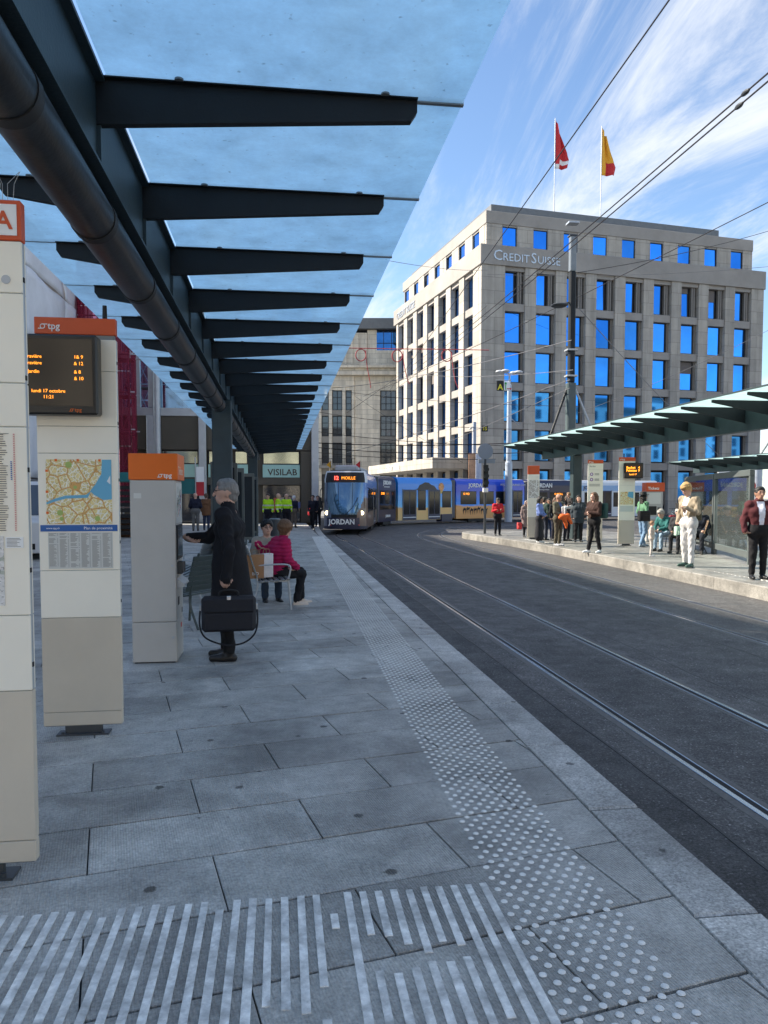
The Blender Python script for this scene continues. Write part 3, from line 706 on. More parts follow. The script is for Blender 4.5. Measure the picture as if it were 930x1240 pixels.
# ================================================================ ticket machine
def ticket_machine(label, loc, rz):
    """front (touch side) looks to +x, broad grey side to -y"""
    t = thing('ticket_machine', label, 'ticket machine', loc, rz)
    G = M('machine_grey_paint', (.47,.45,.415), .42, .0, .05, 2, .04, 60, stain=.06)
    MB().box(-.42, .0, 0, .50, .012, .40, c=.006).build('plinth', G, t)
    MB().box(-.42, .0, 0, .50, .404, 1.775, c=.006).build('cabinet', G, t)
    MB().box(-.40, -.02, .02, .48, 0.001, .012).build('foot', BLACK, t)
    hd = MB().box(-.43, .03, -.006, .506, 1.778, 2.03, c=.005).build('header', ORANGE, t)
    tpg(t, -.135, 1.80, .062, WHITE, -.008)
    text('lettering', 'Tickets', .115, M('faded_white_print', (.80,.62,.50), .5, 0, .05), t, (.0315, .03, 1.83), (R(90), 0, R(90)), ext=.001)
    MB().box(.0005, .006, .035, .465, 1.36, 1.75).build('fare_map', PAPER, t)
    fm_ = MB()
    for k in range(26): fm_.path([(.007, random.uniform(.06,.43), random.uniform(1.4,1.72)), (.007, random.uniform(.06,.43), random.uniform(1.4,1.72))], .0012, 4, m=k % 4)
    fm_.build('fare_lines', [INK]+INKS[2:5], t)
    sc = MB().box(.0005, .012, .05, .45, 1.0, 1.34, c=.003).build('screen_bezel', BLACK, t)
    MB().box(.0125, .014, .08, .42, 1.03, 1.31).build('screen', M('machine_screen', (.10,.14,.16), .1, 0, .1), sc)
    MB().box(.0005, .05, .09, .22, .86, .98, c=.004).build('coin_slot', DGREY, t); MB().box(.0005, .04, .27, .42, .86, .96, c=.004).build('card_reader', BLACK, t)
    MB().prism([(.001, .06, .72), (.07, .06, .745), (.07, .06, .76), (.001, .06, .82)], (0, .38, 0)).build('ticket_tray', LGREY, t)
    MB().box(.0005, .004, .12, .2, .55, .63).build('sticker', BLACK, t); MB().box(.0005, .004, .3, .36, .3, .345).build('sticker', INKS[4], t); MB().box(.0005, .004, .38, .43, .44, .49).build('sticker', INK, t)
    MB().tube((-.035, -.006, .95), (-.035, .003, .95), .012, n=12).build('lock', LGREY, t); MB().tube((-.035, -.006, .25), (-.035, .003, .25), .012, n=12).build('lock', LGREY, t)
    MB().box(-.385, -.315, -.0022, .003, 1.60, 1.65).build('sticker', PAPER, t)
    return t
ticket_machine('grey ticket machine with bright orange top beside the man in the overcoat', (-1.0, 7.61, 0), 0)

# ================================================================ benches
def bench(label, loc, rz, L_=1.8, slatm=None, frm=None, back=True, n_back=7, arm=True, group=None):
    """sits along x, sitter looks to -y"""
    t = thing('slatted_bench', label, 'bench', loc, rz, group)
    slatm = slatm or MGREY; frm = frm or LGREY
    sm_ = MB().box(-L_/2, L_/2, -.030, .030, -.011, .011, c=.005).mesh('slat', slatm)
    for k in range(6): link('slat', sm_, t, (0, -.20+k*.078, .445 - .006*k), (R(4), 0, 0))
    if back:
        for k in range(n_back): link('slat', sm_, t, (0, .245+.020*k, .50+.062*k), (R(74), 0, 0))
    for s_ in (-1, 1):
        x = s_*(L_/2-.08)
        MB().path([(x, -.24, 0.0), (x, -.215, .30), (x, -.20, .425)], [.016, .014, .014], 8).build('leg', frm, t, True)
        MB().path(smooth_path([(x, .36, 0.0), (x, .25, .25), (x, .235, .42), (x, .30, .70), (x, .385, .935 if back else .43)], 4), .015, 8).build('leg', frm, t, True)
        MB().box(x-.012, x+.012, -.22, .24, .405, .428).build('seat_bearer', frm, t)
        if arm: MB().path(smooth_path([(x, -.20, .425), (x, -.235, .58), (x, -.20, .645), (x, .0, .655), (x, .26, .64)], 4), .012, 8).build('armrest', frm, t, True)
    return t
bench('pale metal slatted bench with armrests under the two seated women', (-.17, 11.72, 0), R(90)+R(6), 1.7)
DKG = M('bench_dark_green_paint', (.045,.06,.058), .4, .1, .1)
bench('dark green slatted seat seen from behind, between ticket machine and overcoat', (-1.13, 9.85, 0), R(-126), .66, DKG, DKG, arm=False)
bench('pale metal bench half hidden farther up the left platform', (-1.45, 12.6, 0), R(-95), 1.6)
# ================================================================ the stone office building
def stone_blocks(name, c, bw, bh):
    m, N, L, b = ramp_mat(name, .82)
    t = N.new('ShaderNodeTexCoord'); s = N.new('ShaderNodeSeparateXYZ'); g = N.new('ShaderNodeNewGeometry'); L.new(g.outputs['Position'], s.inputs[0])
    ad = N.new('ShaderNodeMath'); ad.operation = 'ADD'; L.new(s.outputs[0], ad.inputs[0]); L.new(s.outputs[1], ad.inputs[1])
    cb = N.new('ShaderNodeCombineXYZ'); L.new(ad.outputs[0], cb.inputs[0]); L.new(s.outputs[2], cb.inputs[1])
    bk = N.new('ShaderNodeTexBrick'); bk.inputs['Scale'].default_value = 1; bk.inputs['Brick Width'].default_value = bw; bk.inputs['Row Height'].default_value = bh; bk.inputs['Mortar Size'].default_value = .022
    bk.inputs['Color1'].default_value = (.90,.90,.90,1); bk.inputs['Color2'].default_value = (1.10,1.09,1.07,1); bk.inputs['Mortar'].default_value = (.62,.62,.62,1); L.new(cb.outputs[0], bk.inputs['Vector'])
    mp = N.new('ShaderNodeMapping'); mp.inputs['Scale'].default_value = (1.6,1.6,.10); L.new(g.outputs['Position'], mp.inputs[0])
    n1 = N.new('ShaderNodeTexNoise'); n1.inputs['Scale'].default_value = 1.2; n1.inputs['Detail'].default_value = 6; L.new(mp.outputs[0], n1.inputs['Vector'])
    n2 = N.new('ShaderNodeTexNoise'); n2.inputs['Scale'].default_value = .5; n2.inputs['Detail'].default_value = 7; n2.inputs['Roughness'].default_value = .7; L.new(g.outputs['Position'], n2.inputs['Vector'])
    def rng(x, a, b_, c_, d_):
        q = N.new('ShaderNodeMapRange'); q.inputs[1].default_value = a; q.inputs[2].default_value = b_; q.inputs[3].default_value = c_; q.inputs[4].default_value = d_; L.new(x, q.inputs[0]); return q.outputs[0]
    q = N.new('ShaderNodeMath'); q.operation = 'MULTIPLY'; L.new(rng(n1.outputs[0], .35, .7, 1.08, .78), q.inputs[0]); L.new(rng(n2.outputs[0], .3, .7, .84, 1.14), q.inputs[1])
    vm = N.new('ShaderNodeVectorMath'); vm.operation = 'MULTIPLY'; L.new(bk.outputs[0], vm.inputs[0]); vm.inputs[1].default_value = c
    v2 = N.new('ShaderNodeVectorMath'); v2.operation = 'SCALE'; L.new(vm.outputs[0], v2.inputs[0]); L.new(q.outputs[0], v2.inputs['Scale']); L.new(v2.outputs[0], b.inputs['Base Color'])
    return m
CONC = stone_blocks('facade_stone', (.385,.352,.31), 1.9, 1.17)
CONC2 = M('facade_stone_band', (.31,.285,.26), .8, 0, .12, .5, .25, 14, stain=.14)
ROOFM = M('roof_metal', (.15,.155,.16), .5, .3, .1)
GBLUE = M('blue_solar_glass', (.045,.25,.68), .03, 1.0, .25, .12, rnd=.28)
DKFR = M('window_frame_dark', (.018,.018,.022), .4, .3, .1)
INTER = M('dark_interior', (.03,.03,.035), .8, 0, 0)
BRONZE = M('facade_fin_bronze', (.20,.18,.16), .6, .2, .1)
BLINDM = M('window_blind', (.14,.12,.11), .7, 0, .1)
cs = thing('office_building', 'large stone office block with blue glass windows and roof flags', 'building', (17.8, 67.2, ZR), R(8.6))
W_, D_ = 30.4, 26.0
ZC = 22.3      # underside of the cornice
FL = [(19.15, 21.95), (15.62, 18.40), (12.10, 14.88), (8.58, 11.36), (5.06, 7.84), (.9, 4.3)]
MB().box(.75, W_-.75, .75, D_-.75, 0, ZC).build('core', INTER, cs)
MB().box(-.12, W_+.12, -.12, D_+.12, ZC, ZC+1.75, c=.03).build('cornice', CONC2, cs)
MB().box(1.0, W_-1.0, 1.0, D_-1.0, ZC+1.75, ZC+3.9).build('attic_core', INTER, cs)
MB().box(.75, W_-.75, .75, D_-.75, ZC+3.9, ZC+5.0, c=.03).build('attic_cornice', CONC2, cs)
MB().box(1.6, W_-4.2, 1.6, D_-1.6, ZC+5.0, ZC+5.9).build('roof_parapet', ROOFM, cs)
def win_mesh(w, h):
    f = MB(); t = .07
    f.box(-w/2, -w/2+t, 0, .10, 0, h).box(w/2-t, w/2, 0, .10, 0, h).box(-w/2+t, w/2-t, 0, .10, 0, t).box(-w/2+t, w/2-t, 0, .10, h-t, h)
    p = MB().box(-w/2+t, w/2-t, .04, .06, t, h-t)
    return f.mesh('window', DKFR), p.mesh('pane', GBLUE)
def facade(side, length, nb, m0, m1):
    rot = 0 if side == 'r' else R(-90)
    # facade frame: x along, y inwards. left facade runs away from the corner, so mirrored by rotation
    def tr(x): return (x, 0) if side == 'r' else (0, x)
    pitch = (length-m0-m1)/nb; ow = pitch*.64
    def put(name, me, x, dep, z, par):
        loc = (x, dep, z) if side == 'r' else (dep, x, z)
        return link(name, me, par, loc, 0 if side == 'r' else R(90) + math.pi)
    def bx(x0, x1, d0, d1, z0, z1, c=.02):
        return MB().box(x0, x1, d0, d1, z0, z1, c=c) if side == 'r' else MB().box(d0, d1, x0, x1, z0, z1, c=c)
    # piers
    edges = [m0 + i*pitch + (pitch-ow)/2 for i in range(nb)]
    xs = ([.0] if side == 'r' else [.64]) + [e+ow for e in edges]; xe = edges + [length - (0 if side == 'r' else .64)]
    for i, (a, b) in enumerate(zip(xs, xe)):
        bx(a, b, 0, .62, 0, ZC-.002).build('pier', CONC, cs)
    wl_, pl_ = win_mesh(ow*.86, 2.78); wt, pt = win_mesh(ow*.52, 2.80); wa, pa = win_mesh(pitch*.47, 1.72)
    sp = bx(-ow/2, ow/2, .14, .60, 0, .70, .015).mesh('spandrel', CONC2)
    for i, e in enumerate(edges):
        xc = e + ow/2
        for k, (z0, z1) in enumerate(FL):
            top = k == 0
            sx = -1 if side == 'r' else 1
            xo = xc - ow*.07 if not top else xc - ow*.20
            if side == 'l': xo = xc + (ow*.07 if not top else ow*.20)
            w = put('window', wt if top else wl_, xo, .50, z0 + (0 if k < 5 else .5), cs)
            p = link('pane', pt if top else pl_, w, rot=(R(random.gauss(0,.5)), 0, R(random.gauss(0,.9))))
            if random.random() < .10: MB().box(-ow*(.26 if top else .40), ow*(.26 if top else .40), .012, .036, 2.72-random.choice((.5,.7,1.1)), 2.73).build('blind', BLINDM, w)
            bl = link('spandrel', sp, cs, tr(xc) + (z1,)) if side == 'r' else link('spandrel', sp, cs, (0, xc, z1))
            if top:
                for q in (.34, .22):
                    a = xc + (q*ow if side == 'r' else -q*ow); bx(a-.09, a+.09, .30, .60, z0, z1, .01).build('fin', BRONZE, cs)
            else:
                a = xc + (ow*.44 if side == 'r' else -ow*.44); bx(a-.09, a+.09, .42, .61, z0, z1, .01).build('fin', BRONZE, cs)
        w = put('window', wa, xc - (ow*.1 if side == 'r' else -ow*.1), .93, ZC+2.05, cs); link('pane', pa, w, rot=(R(random.gauss(0,.5)), 0, R(random.gauss(0,.9))))
    # attic wall between the windows
    ae = [m0 + i*pitch + pitch/2 - (ow*.1 if side == 'r' else -ow*.1) for i in range(nb)]; hw = pitch*.235
    a0 = [.8] + [q+hw for q in ae]; a1 = [q-hw for q in ae] + [length-.8]
    if side == 'l': a0[0] = 1.25; a1[-1] = length-1.25
    for a, b in zip(a0, a1): bx(a, b, .8, 1.2, ZC+1.752, ZC+3.898).build('attic_pier', CONC, cs)
    bx(a0[0], a1[-1], .86, 1.1, ZC+1.752, ZC+2.05, 0).build('attic_sill', CONC2, cs); bx(a0[0], a1[-1], .86, 1.1, ZC+3.75, ZC+3.897, 0).build('attic_head', CONC2, cs)
facade('r', W_, 9, 1.75, .9)
facade('l', D_, 7, 1.3, .7)
SIGN = M('steel_letters', (.55,.56,.57), .3, .6, .05)
text('lettering', 'C', 1.30, SIGN, cs, (1.05, -.13, ZC+.42), ext=.05); text('lettering', 'REDIT', .98, SIGN, cs, (1.95, -.13, ZC+.42), ext=.05)
text('lettering', 'S', 1.30, SIGN, cs, (4.72, -.13, ZC+.42), ext=.05); text('lettering', 'UISSE', .98, SIGN, cs, (5.36, -.13, ZC+.42), ext=.05)
text('lettering', 'CREDIT SUISSE', 1.05, SIGN, cs, (-.14, D_-1.2, ZC+.42), (R(90), 0, R(-90)), ext=.05)
# entrance slab on the sunny side
MB().box(-3.6, -.13, 2.6, D_-1.0, 4.35, 5.35, c=.03).build('entrance_roof', CONC, cs)
text('lettering', 'CREDIT SUISSE', .75, WHITE, cs, (-3.62, 17.5, 4.55), (R(90), 0, R(-90)), ext=.03)
MB().box(-3.4, -3.3, 12, 13.0, 2.6, 3.6).build('menu_board', WHITE, cs)

def flag(label, base, h, cols, ph, group='flags on the office roof'):
    t = thing('flag', label, 'flag', base, 0, group)
    MB().tube((0,0,0), (0,0,h), .05, .03, 8).build('pole', LGREY, t)
    mb = MB(); n, k = 10, 6
    P = [];
    for i in range(n+1):
        v = i/n
        for j in range(k+1):
            u = j/k; w = .55 + .45*v if v < .75 else 1.0-.8*(v-.75)
            P.append((.05 + u*1.5*w*(.35+.65*min(1, v*1.6)) + .12*math.sin(v*5+ph)*u, .34*math.sin(u*8+v*2.4+ph)*u, h-.15-v*4.8-u*.9*(1-v)))
    F = []; ms = []
    for i in range(n):
        for j in range(k):
            F.append((i*(k+1)+j, i*(k+1)+j+1, (i+1)*(k+1)+j+1, (i+1)*(k+1)+j))
    mb.v = P; mb.f = F; mb.m = [cols[1](i/n, (j+.5)/k) for i in range(n) for j in range(k)]
    o = mb.build('cloth', cols[0], t, True); sd = o.modifiers.new('thick', 'SOLIDIFY'); sd.thickness = .01
FRED = M('flag_red', (.50,.025,.03), .7, 0, .05); FYEL = M('flag_yellow', (.72,.36,.03), .7, 0, .05); FWHT = M('flag_white', (.75,.75,.75), .7, 0, .03)
flag('red and white flag hanging limp on the left roof pole', at(671, 262, Y=75.5), 9.6, ([FRED, FWHT], lambda v, u: 1 if (.72 < v < .86 and u > .3) or (v > .8 and u < .3) else 0), .6)
flag('yellow and red flag hanging limp on the right roof pole', at(727, 272, Y=77), 9.9, ([FYEL, FRED], lambda v, u: 1 if v > .66 and u > .25 else 0), 2.0)

# ================================================================ older stone building down the street
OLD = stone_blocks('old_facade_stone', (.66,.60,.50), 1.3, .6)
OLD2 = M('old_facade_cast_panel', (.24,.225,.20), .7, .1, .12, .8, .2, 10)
DGLASS = M('dark_window_glass', (.05,.06,.07), .05, .0, .1, spec=1.0, rnd=.3)
def seg_root(name, label, u, v, d, rzdeg): 
    p = at(u, v, d=d); return thing(name, label, 'building', (p.x, p.y, ZR), R(rzdeg))
ob = seg_root('stone_building', 'older beige stone building with bay windows at the street end', 384, 600, 98, -7.7)
def owin(x0, x1, z0, z1, nv=2, nh=2, y=.25):
    w = MB(); t = .10
    w.box(x0, x1, y, y+.1, z0, z0+t).box(x0, x1, y, y+.1, z1-t, z1)
    for i in range(nv+1): x = x0+(x1-x0-t)*i/nv; w.box(x, x+t, y+.002, y+.098, z0+t, z1-t)
    for i in range(1, nh): z = z0+(z1-z0-t)*i/nh; w.box(x0+t, x1-t, y+.01, y+.09, z, z+t*.7)
    o = w.build('window', DKFR, ob); MB().box(x0+.02, x1-.02, y+.05, y+.06, z0+.02, z1-.02).build('pane', DGLASS, o)
    return o
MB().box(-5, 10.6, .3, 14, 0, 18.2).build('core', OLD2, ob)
# piers
for a, b, d in ((-5, .3, 0), (4.75, 8.05, -.05), (10.15, 12.5, 0)): MB().box(a, b, d, .32, 0, 18.2, c=.03).build('pier', OLD, ob)
for a in (1.55, 3.25): MB().box(a, a+.42, -.25, .3, 0, 15.6, c=.03).build('bay_pier', OLD, ob)
for a, b in ((.3, .62), (4.45, 4.75)): MB().box(a, b, -.25, .3, 0, 15.6, c=.03).build('bay_pier', OLD, ob)
FZ = [(1.0, 4.6), (6.0, 8.6), (9.4, 12.0), (12.7, 15.2)]
for z0, z1 in FZ:
    for a, b, n in ((.62, 1.55, 1), (1.97, 3.25, 2), (3.67, 4.45, 1)): owin(a, b, z0, z1, n, 3, .1)
    owin(8.1, 10.1, z0, z1, 3, 3, .12)
for (a, b) in ((4.6, 6.0), (8.6, 9.4), (12.0, 12.7), (15.2, 15.6)):
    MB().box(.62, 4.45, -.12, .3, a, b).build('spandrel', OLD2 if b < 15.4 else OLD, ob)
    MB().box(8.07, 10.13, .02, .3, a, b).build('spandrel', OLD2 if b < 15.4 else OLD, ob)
MB().box(.3, 4.75, -.251, .3, 15.602, 17.0).build('frieze', OLD, ob); MB().box(8.051, 10.149, .0, .3, 15.602, 18.2).build('frieze', OLD, ob)
MB().box(-5.2, 12.8, -.9, .3, 17.0, 17.5, c=.05).box(-5.1, 12.6, -.6, .29, 17.5, 17.9, c=.05).box(-5.3, 12.9, -1.1, .28, 17.9, 18.25, c=.05).build('cornice', OLD, ob)
MB().box(.1, 4.95, -1.0, -.26, 5.35, 5.7).build('balcony', OLD2, ob)
for k in range(16): MB().box(.15+k*.31, .19+k*.31, -.96, -.92, 5.7, 6.5).build('baluster', DKFR, ob)
MB().box(.12, 4.93, -.98, -.9, 6.5, 6.57).build('balcony_rail', DKFR, ob)
MB().box(-5, 6.4, .8, 12, 18.2, 22.6, c=.05).build('attic', OLD, ob)
for k in range(6): MB().box(1.3+k*.75, 1.55+k*.75, .65, .8, 18.6, 22.0).build('attic_pilaster', OLD, ob)
MB().box(6.42, 12.5, .9, 1.05, 18.2, 20.4).build('attic_wall', OLD, ob); MB().box(6.42, 7.6, .9, 1.05, 20.4, 22.95).build('attic_wall', OLD, ob)
at_w = MB().box(6.45, 12.6, 1.2, 12, 18.2, 22.9).build('attic_glazing', M('attic_blue_glass', (.03,.13,.38), .05, 1.0, .2), ob)
for k in range(7): MB().box(6.45+k*1.0, 6.53+k*1.0, 1.1, 1.199, 18.2, 23.0).build('mullion', DKFR, at_w)
for k in range(4): MB().box(6.45, 12.6, 1.12, 1.198, 18.5+k*1.4, 18.58+k*1.4).build('transom', DKFR, at_w)
MB().box(-5.5, 13, .2, 12.5, 23.0, 24.3).build('roof', ROOFM, ob)

# ================================================================ shop building behind the platform end
BRN = M('brown_metal_cladding', (.085,.075,.058), .5, .3, .08, .8)
SILV = M('silver_facade_frame', (.40,.42,.44), .4, .5, .08)
SKYG = M('mirror_facade_glass', (.42,.62,.80), .04, 1.0, 0, rnd=.08)
MINT = M('mint_sign_glass', (.34,.56,.50), .3, 0, .05)
YV = 48.0
vb = thing('shop_building', 'brown and silver shop building with glass upper front at the platform end', 'building', (-8.0, YV, 0))
MB().box(-1.6, 10.4, .5, 16, -.18, 13.5).build('core', BRN, vb)
def vx(u): return at(u, 560, Y=YV).x + 8.0
def vz(v): return at(300, v, Y=YV).z
zb = vz(505)
# upper front
cols = [-1.45, vx(168), vx(184), vx(246), vx(290), vx(334), 10.2]
for i, x in enumerate(cols): MB().box(x-.16, x+.16, -.06, .45, zb+.5, 13.4, c=.02).build('mullion', SILV, vb)
for i in range(len(cols)-1):
    for z0, z1 in ((zb+.5, zb+3.3), (zb+3.75, 13.3)):
        MB().box(cols[i]+.16, cols[i+1]-.16, .12, .16, z0, z1).build('glass_panel', SKYG, vb)
    MB().box(cols[i]+.161, cols[i+1]-.161, -.02, .40, zb+3.3, zb+3.75).build('transom', SILV, vb)
MB().box(-1.6, 10.45, -.10, .5, zb, zb+.48, c=.02).build('floor_band', SILV, vb)
MB().box(-1.6, 10.45, -.1, .5, 13.4, 13.9, c=.02).build('roof_edge', SILV, vb)
for x in (vx(381), vx(246), vx(184)): MB().box(x-.22, x+.22, -.5, -.12, -.0, zb-.02, c=.03).build('column', SILV, vb)
MB().tube((vx(192), -.35, 0), (vx(192), -.35, zb+2.6), .22, n=14).build('round_column', LGREY, vb, True)
# ground floor
MB().box(-1.6, 10.4, .0, .49, vz(545), zb-.003).build('fascia', BRN, vb)
MB().box(0, 10.4, .02, .49, vz(587), vz(578.5)).build('fascia', BRN, vb)
MB().box(vx(364), 10.4, -.05, .0-.002, 0, vz(546)).build('cladding', BRN, vb)
for a, b in ((195, 240), (252, 274), (284, 300), (318, 363)):
    w = MB().box(vx(a), vx(b), .2, .3, vz(562), vz(546)).build('window', DKFR, vb); MB().box(vx(a)+.06, vx(b)-.06, .19, .199, vz(561), vz(547)).build('pane', M('mirror_shop_glass', (.30,.33,.28), .08, 1.0, .4, .6), w)
    MB().box(vx(a), vx(b), .05, .2, vz(578), vz(562.5)).build('sign_glass', MINT, vb)
    MB().box(vx(a), vx(b), .22, .3, 0, vz(588)).build('shop_window', M('shop_glass_dark', (.018,.022,.03), .06, 0, .2, spec=.9), vb)
text('lettering', 'VISILAB', .54, M('dark_brown_letters', (.05,.025,.015), .5), vb, (vx(324), .045, vz(575.2)), ext=.01, sx=1.02, fat=.006)
for u, c_ in ((345, (.1,.2,.6)), (331, (.5,.12,.05)), (338, (.35,.3,.25)), (352, (.05,.1,.3)), (358, (.12,.16,.4))):
    MB().box(vx(u), vx(u)+.28, .21, .219, vz(621)+random.uniform(0,.4), vz(604)+random.uniform(-.2,.2)).build('shop_display', M('display_%d' % u, c_, .5, 0, .2, 3), vb)
# hanging shop flags seen behind the ticket machine
bn = thing('shop_banner', 'small teal banner with red and white stripe behind the ticket machine', 'banner', at(232, 592, Y=40))
MB().tube((.2, 0, -1.5), (.2, 0, 1.6), .03, n=8).build('pole', LGREY, bn)
MB().box(-.75, .16, -.02, .02, -.25, .5).build('cloth', M('teal_cloth', (.02,.13,.13), .7, 0, .1), bn); MB().box(.24, .62, -.02, .02, -.35, 1.1).build('cloth', M('banner_red', (.5,.03,.04), .7, 0, .1), bn); MB().box(.24, .62, -.025, .025, .35, 1.12).build('cloth', WHITE, bn)

# ================================================================ sheeted building on the left and its scaffold
SHEET = M('scaffold_sheet', (.62,.63,.66), .6, 0, .10, .7, .8, 1.6, stain=.12)
hb_ = 13.3
sb = thing('sheeted_building', 'long building wrapped in white scaffold sheeting along the left street', 'building', (-10.4, 0, ZR))
MB().box(-12, -.7, 3.4, 47, 0, hb_).build('wall', M('render_grey', (.3,.29,.28), .8, 0, .1), sb)
def sheet(y0, y1, z0, z1):
    mb = MB(); n, k = 10, 8; P = []
    for i in range(n+1):
        for j in range(k+1):
            u, v = i/n, j/k
            P.append((.06*math.sin(u*math.pi)*math.sin(v*math.pi)+random.uniform(-.03,.03)+.05*math.sin(u*7+v*4+y0), y0+(y1-y0)*u, z0+(z1-z0)*v))
    F = [(i*(k+1)+j, (i+1)*(k+1)+j, (i+1)*(k+1)+j+1, i*(k+1)+j+1) for i in range(n) for j in range(k)]
    mb.add(P, F); o = mb.build('sheet', SHEET, sb, True); s = o.modifiers.new('thick', 'SOLIDIFY'); s.thickness = .01
for y in range(4, 46, 6):
    if y < 10: sheet(y, y+5.95, 2.6, hb_+.05)
    else:
        for z0, z1 in ((2.6, 5.5), (5.55, 8.5), (8.55, 11.4), (11.45, hb_+.05)): sheet(y, y+5.95, z0, z1)
for y in range(10, 42, 3):
    MB().tube((-.12, y, 0), (-.12, y, hb_+.6), .03, n=8).build('standard', LGREY, sb)
for z in (2.5, 5.5, 8.5, 11.4, 13.6): MB().tube((-.14, 10, z), (-.14, 41, z), .03, n=8).build('ledger', LGREY, sb)

NETM = bpy.data.materials.new('red_scaffold_net'); NETM.use_nodes = True
N = NETM.node_tree.nodes; L = NETM.node_tree.links; N.clear()
o_ = N.new('ShaderNodeOutputMaterial'); t_ = N.new('ShaderNodeBsdfTransparent'); t_.inputs[0].default_value = (.75,.45,.52,1); d_ = N.new('ShaderNodeBsdfDiffuse'); d_.inputs[0].default_value = (.33,.05,.09,1)
mx_ = N.new('ShaderNodeMixShader'); nz = N.new('ShaderNodeTexNoise'); nz.inputs['Scale'].default_value = 2; mr_ = N.new('ShaderNodeMapRange'); mr_.inputs[3].default_value = .08; mr_.inputs[4].default_value = .46
L.new(nz.outputs[0], mr_.inputs[0]); L.new(mr_.outputs[0], mx_.inputs[0]); L.new(t_.outputs[0], mx_.inputs[1]); L.new(d_.outputs[0], mx_.inputs[2]); L.new(mx_.outputs[0], o_.inputs[0])
REDT = M('red_scaffold_steel', (.36,.04,.07), .5, .2, .1)
sf = thing('scaffold_tower', 'scaffold tower behind dark red netting left of the shop building', 'scaffold', (-8.9, 42, ZR))
hs_ = 14.5
for x in (-1.2, -.4, .45, 1.1):
    for y in (0, 1.4): MB().tube((x, y, 0), (x, y, hs_), .045, n=8).build('standard', REDT if y == 0 and x > -1 and x < 1 else LGREY, sf)
for k in range(8):
    z = .4 + k*1.95
    for y in (0, 1.4): MB().tube((-1.4, y-.05, z+1), (1.4+(1.2 if k == 4 else 0), y-.05, z+1), .035, n=8).build('ledger', LGREY, sf)
    MB().box(-1.3, 1.2, .1, 1.3, z+.78, z+.83).build('deck', M('scaffold_deck', (.25,.17,.15), .8, 0, .2), sf)
    for (a, b) in ((-1.2, -.4), (-.4, .45), (.45, 1.1)): MB().tube((a, 1.35, z+.9), (b, 1.35, z+2.7), .022, n=6).tube((b, 1.36, z+.9), (a, 1.36, z+2.7), .022, n=6).build('brace', LGREY, sf)
zk = .4+4*1.95+1
for k in range(4): MB().tube((.9+k*.4, -.05, zk+(0 if k % 2 else .6)), (1.3+k*.4, -.05, zk+(.6 if k % 2 else 0)), .03, n=6).build('lattice', LGREY, sf)
for a, b in ((-1.35, -.42), (-.38, .43), (.47, 1.2)):
    for z0, z1 in ((1.4, 4.4), (4.45, 8.3), (8.35, 11.6), (11.65, 14.6)): MB().box(a, b, -.10, -.09, z0, z1).build('net', NETM, sf)
MB().box(-1.40, -1.39, -.1, 1.5, 1.4, 14.6).box(1.22, 1.23, -.05, 1.5, 1.4, 14.6).build('net', NETM, sf)
# stall in front of the scaffold, van in the side street
st_ = thing('market_stall', 'dark slatted stall with teal awning left of the ticket machine', 'stall', (at(152, 640, Y=31).x, 31, 0))
MB().box(-1.2, .6, 0, 1.0, 2.18, 2.55, c=.02).build('awning', M('teal_awning', (.02,.16,.17), .7, 0, .1), st_)
for k in range(9): MB().box(-1.1, .5, .05, .12, .12+k*.22, .27+k*.22).build('slat', BLACK, st_)
for x in (-1.12, .46): MB().box(x, x+.06, .14, .2, 0, 2.18).build('post', DGREY, st_)
MB().box(-1.1, .5, .3, .9, .02, .9).build('counter', M('stall_wood', (.16,.08,.04), .7, 0, .2), st_)
van = thing('parked_van', 'white parked van glimpsed between the two totems', 'van', (-6.9, 20.4, ZR), R(3))
prof = [(0,.35),(0,1.15),(.35,1.25),(1.1,2.1),(1.4,2.2),(4.9,2.25),(5.0,1.9),(5.0,.35)]
MB().prism([(-.95, y, z) for y, z in prof], (1.9, 0, 0)).build('body', M('van_white', (.62,.64,.66), .3, 0, .04, coat=.4), van, bev=.04)
MB().prism([(.953, 1.0, 1.35), (.953, 1.45, 2.0), (.953, 2.3, 2.0), (.953, 2.3, 1.35)], (.01,0,0)).build('side_window', DGLASS, van)
MB().box(-.75, .75, -.012, -.004, .45, .6).build('bumper', BLACK, van)
MB().prism([(-.85, .42, 1.29), (.85, .42, 1.29), (.78, 1.06, 2.07), (-.78, 1.06, 2.07)], (0, -.03, .03)).build('windscreen', DGLASS, van)
for x in (-.86, .74):
    for y in (.95, 4.1): w = MB().tube((x, y, .33), (x+.14, y, .33), .33, n=20).build('wheel', BLACK, van, True); MB().tube((x-.01, y, .33), (x+.15, y, .33), .18, n=14).build('rim', LGREY, w, True)

# building across the square behind the viewpoint, mirrored in the office glass
rb_ = thing('opposite_building', 'pale stone building row across the square, mirrored in the office windows', 'building', (20, -36, ZR), 0)
MB().box(-55, 22, -14, 0, 0, 15).box(22.01, 175, -14, 0, 0, 26).build('wall', M('pale_render', (.74,.68,.58), .85, 0, .1, .5), rb_)
MB().box(-56, 21.9, -14.5, .6, 15, 16).box(22, 176, -14.5, .6, 26, 27.2).build('cornice', OLD2, rb_)
wm_ = MB().box(-.9, .9, .0, .08, 0, 2.4).mesh('window', DGLASS)
for k in range(48):
    for f_ in range(4 if k < 16 else 7): link('window', wm_, rb_, (-52+k*4.6, 0.001, 1.6+f_*3.3))
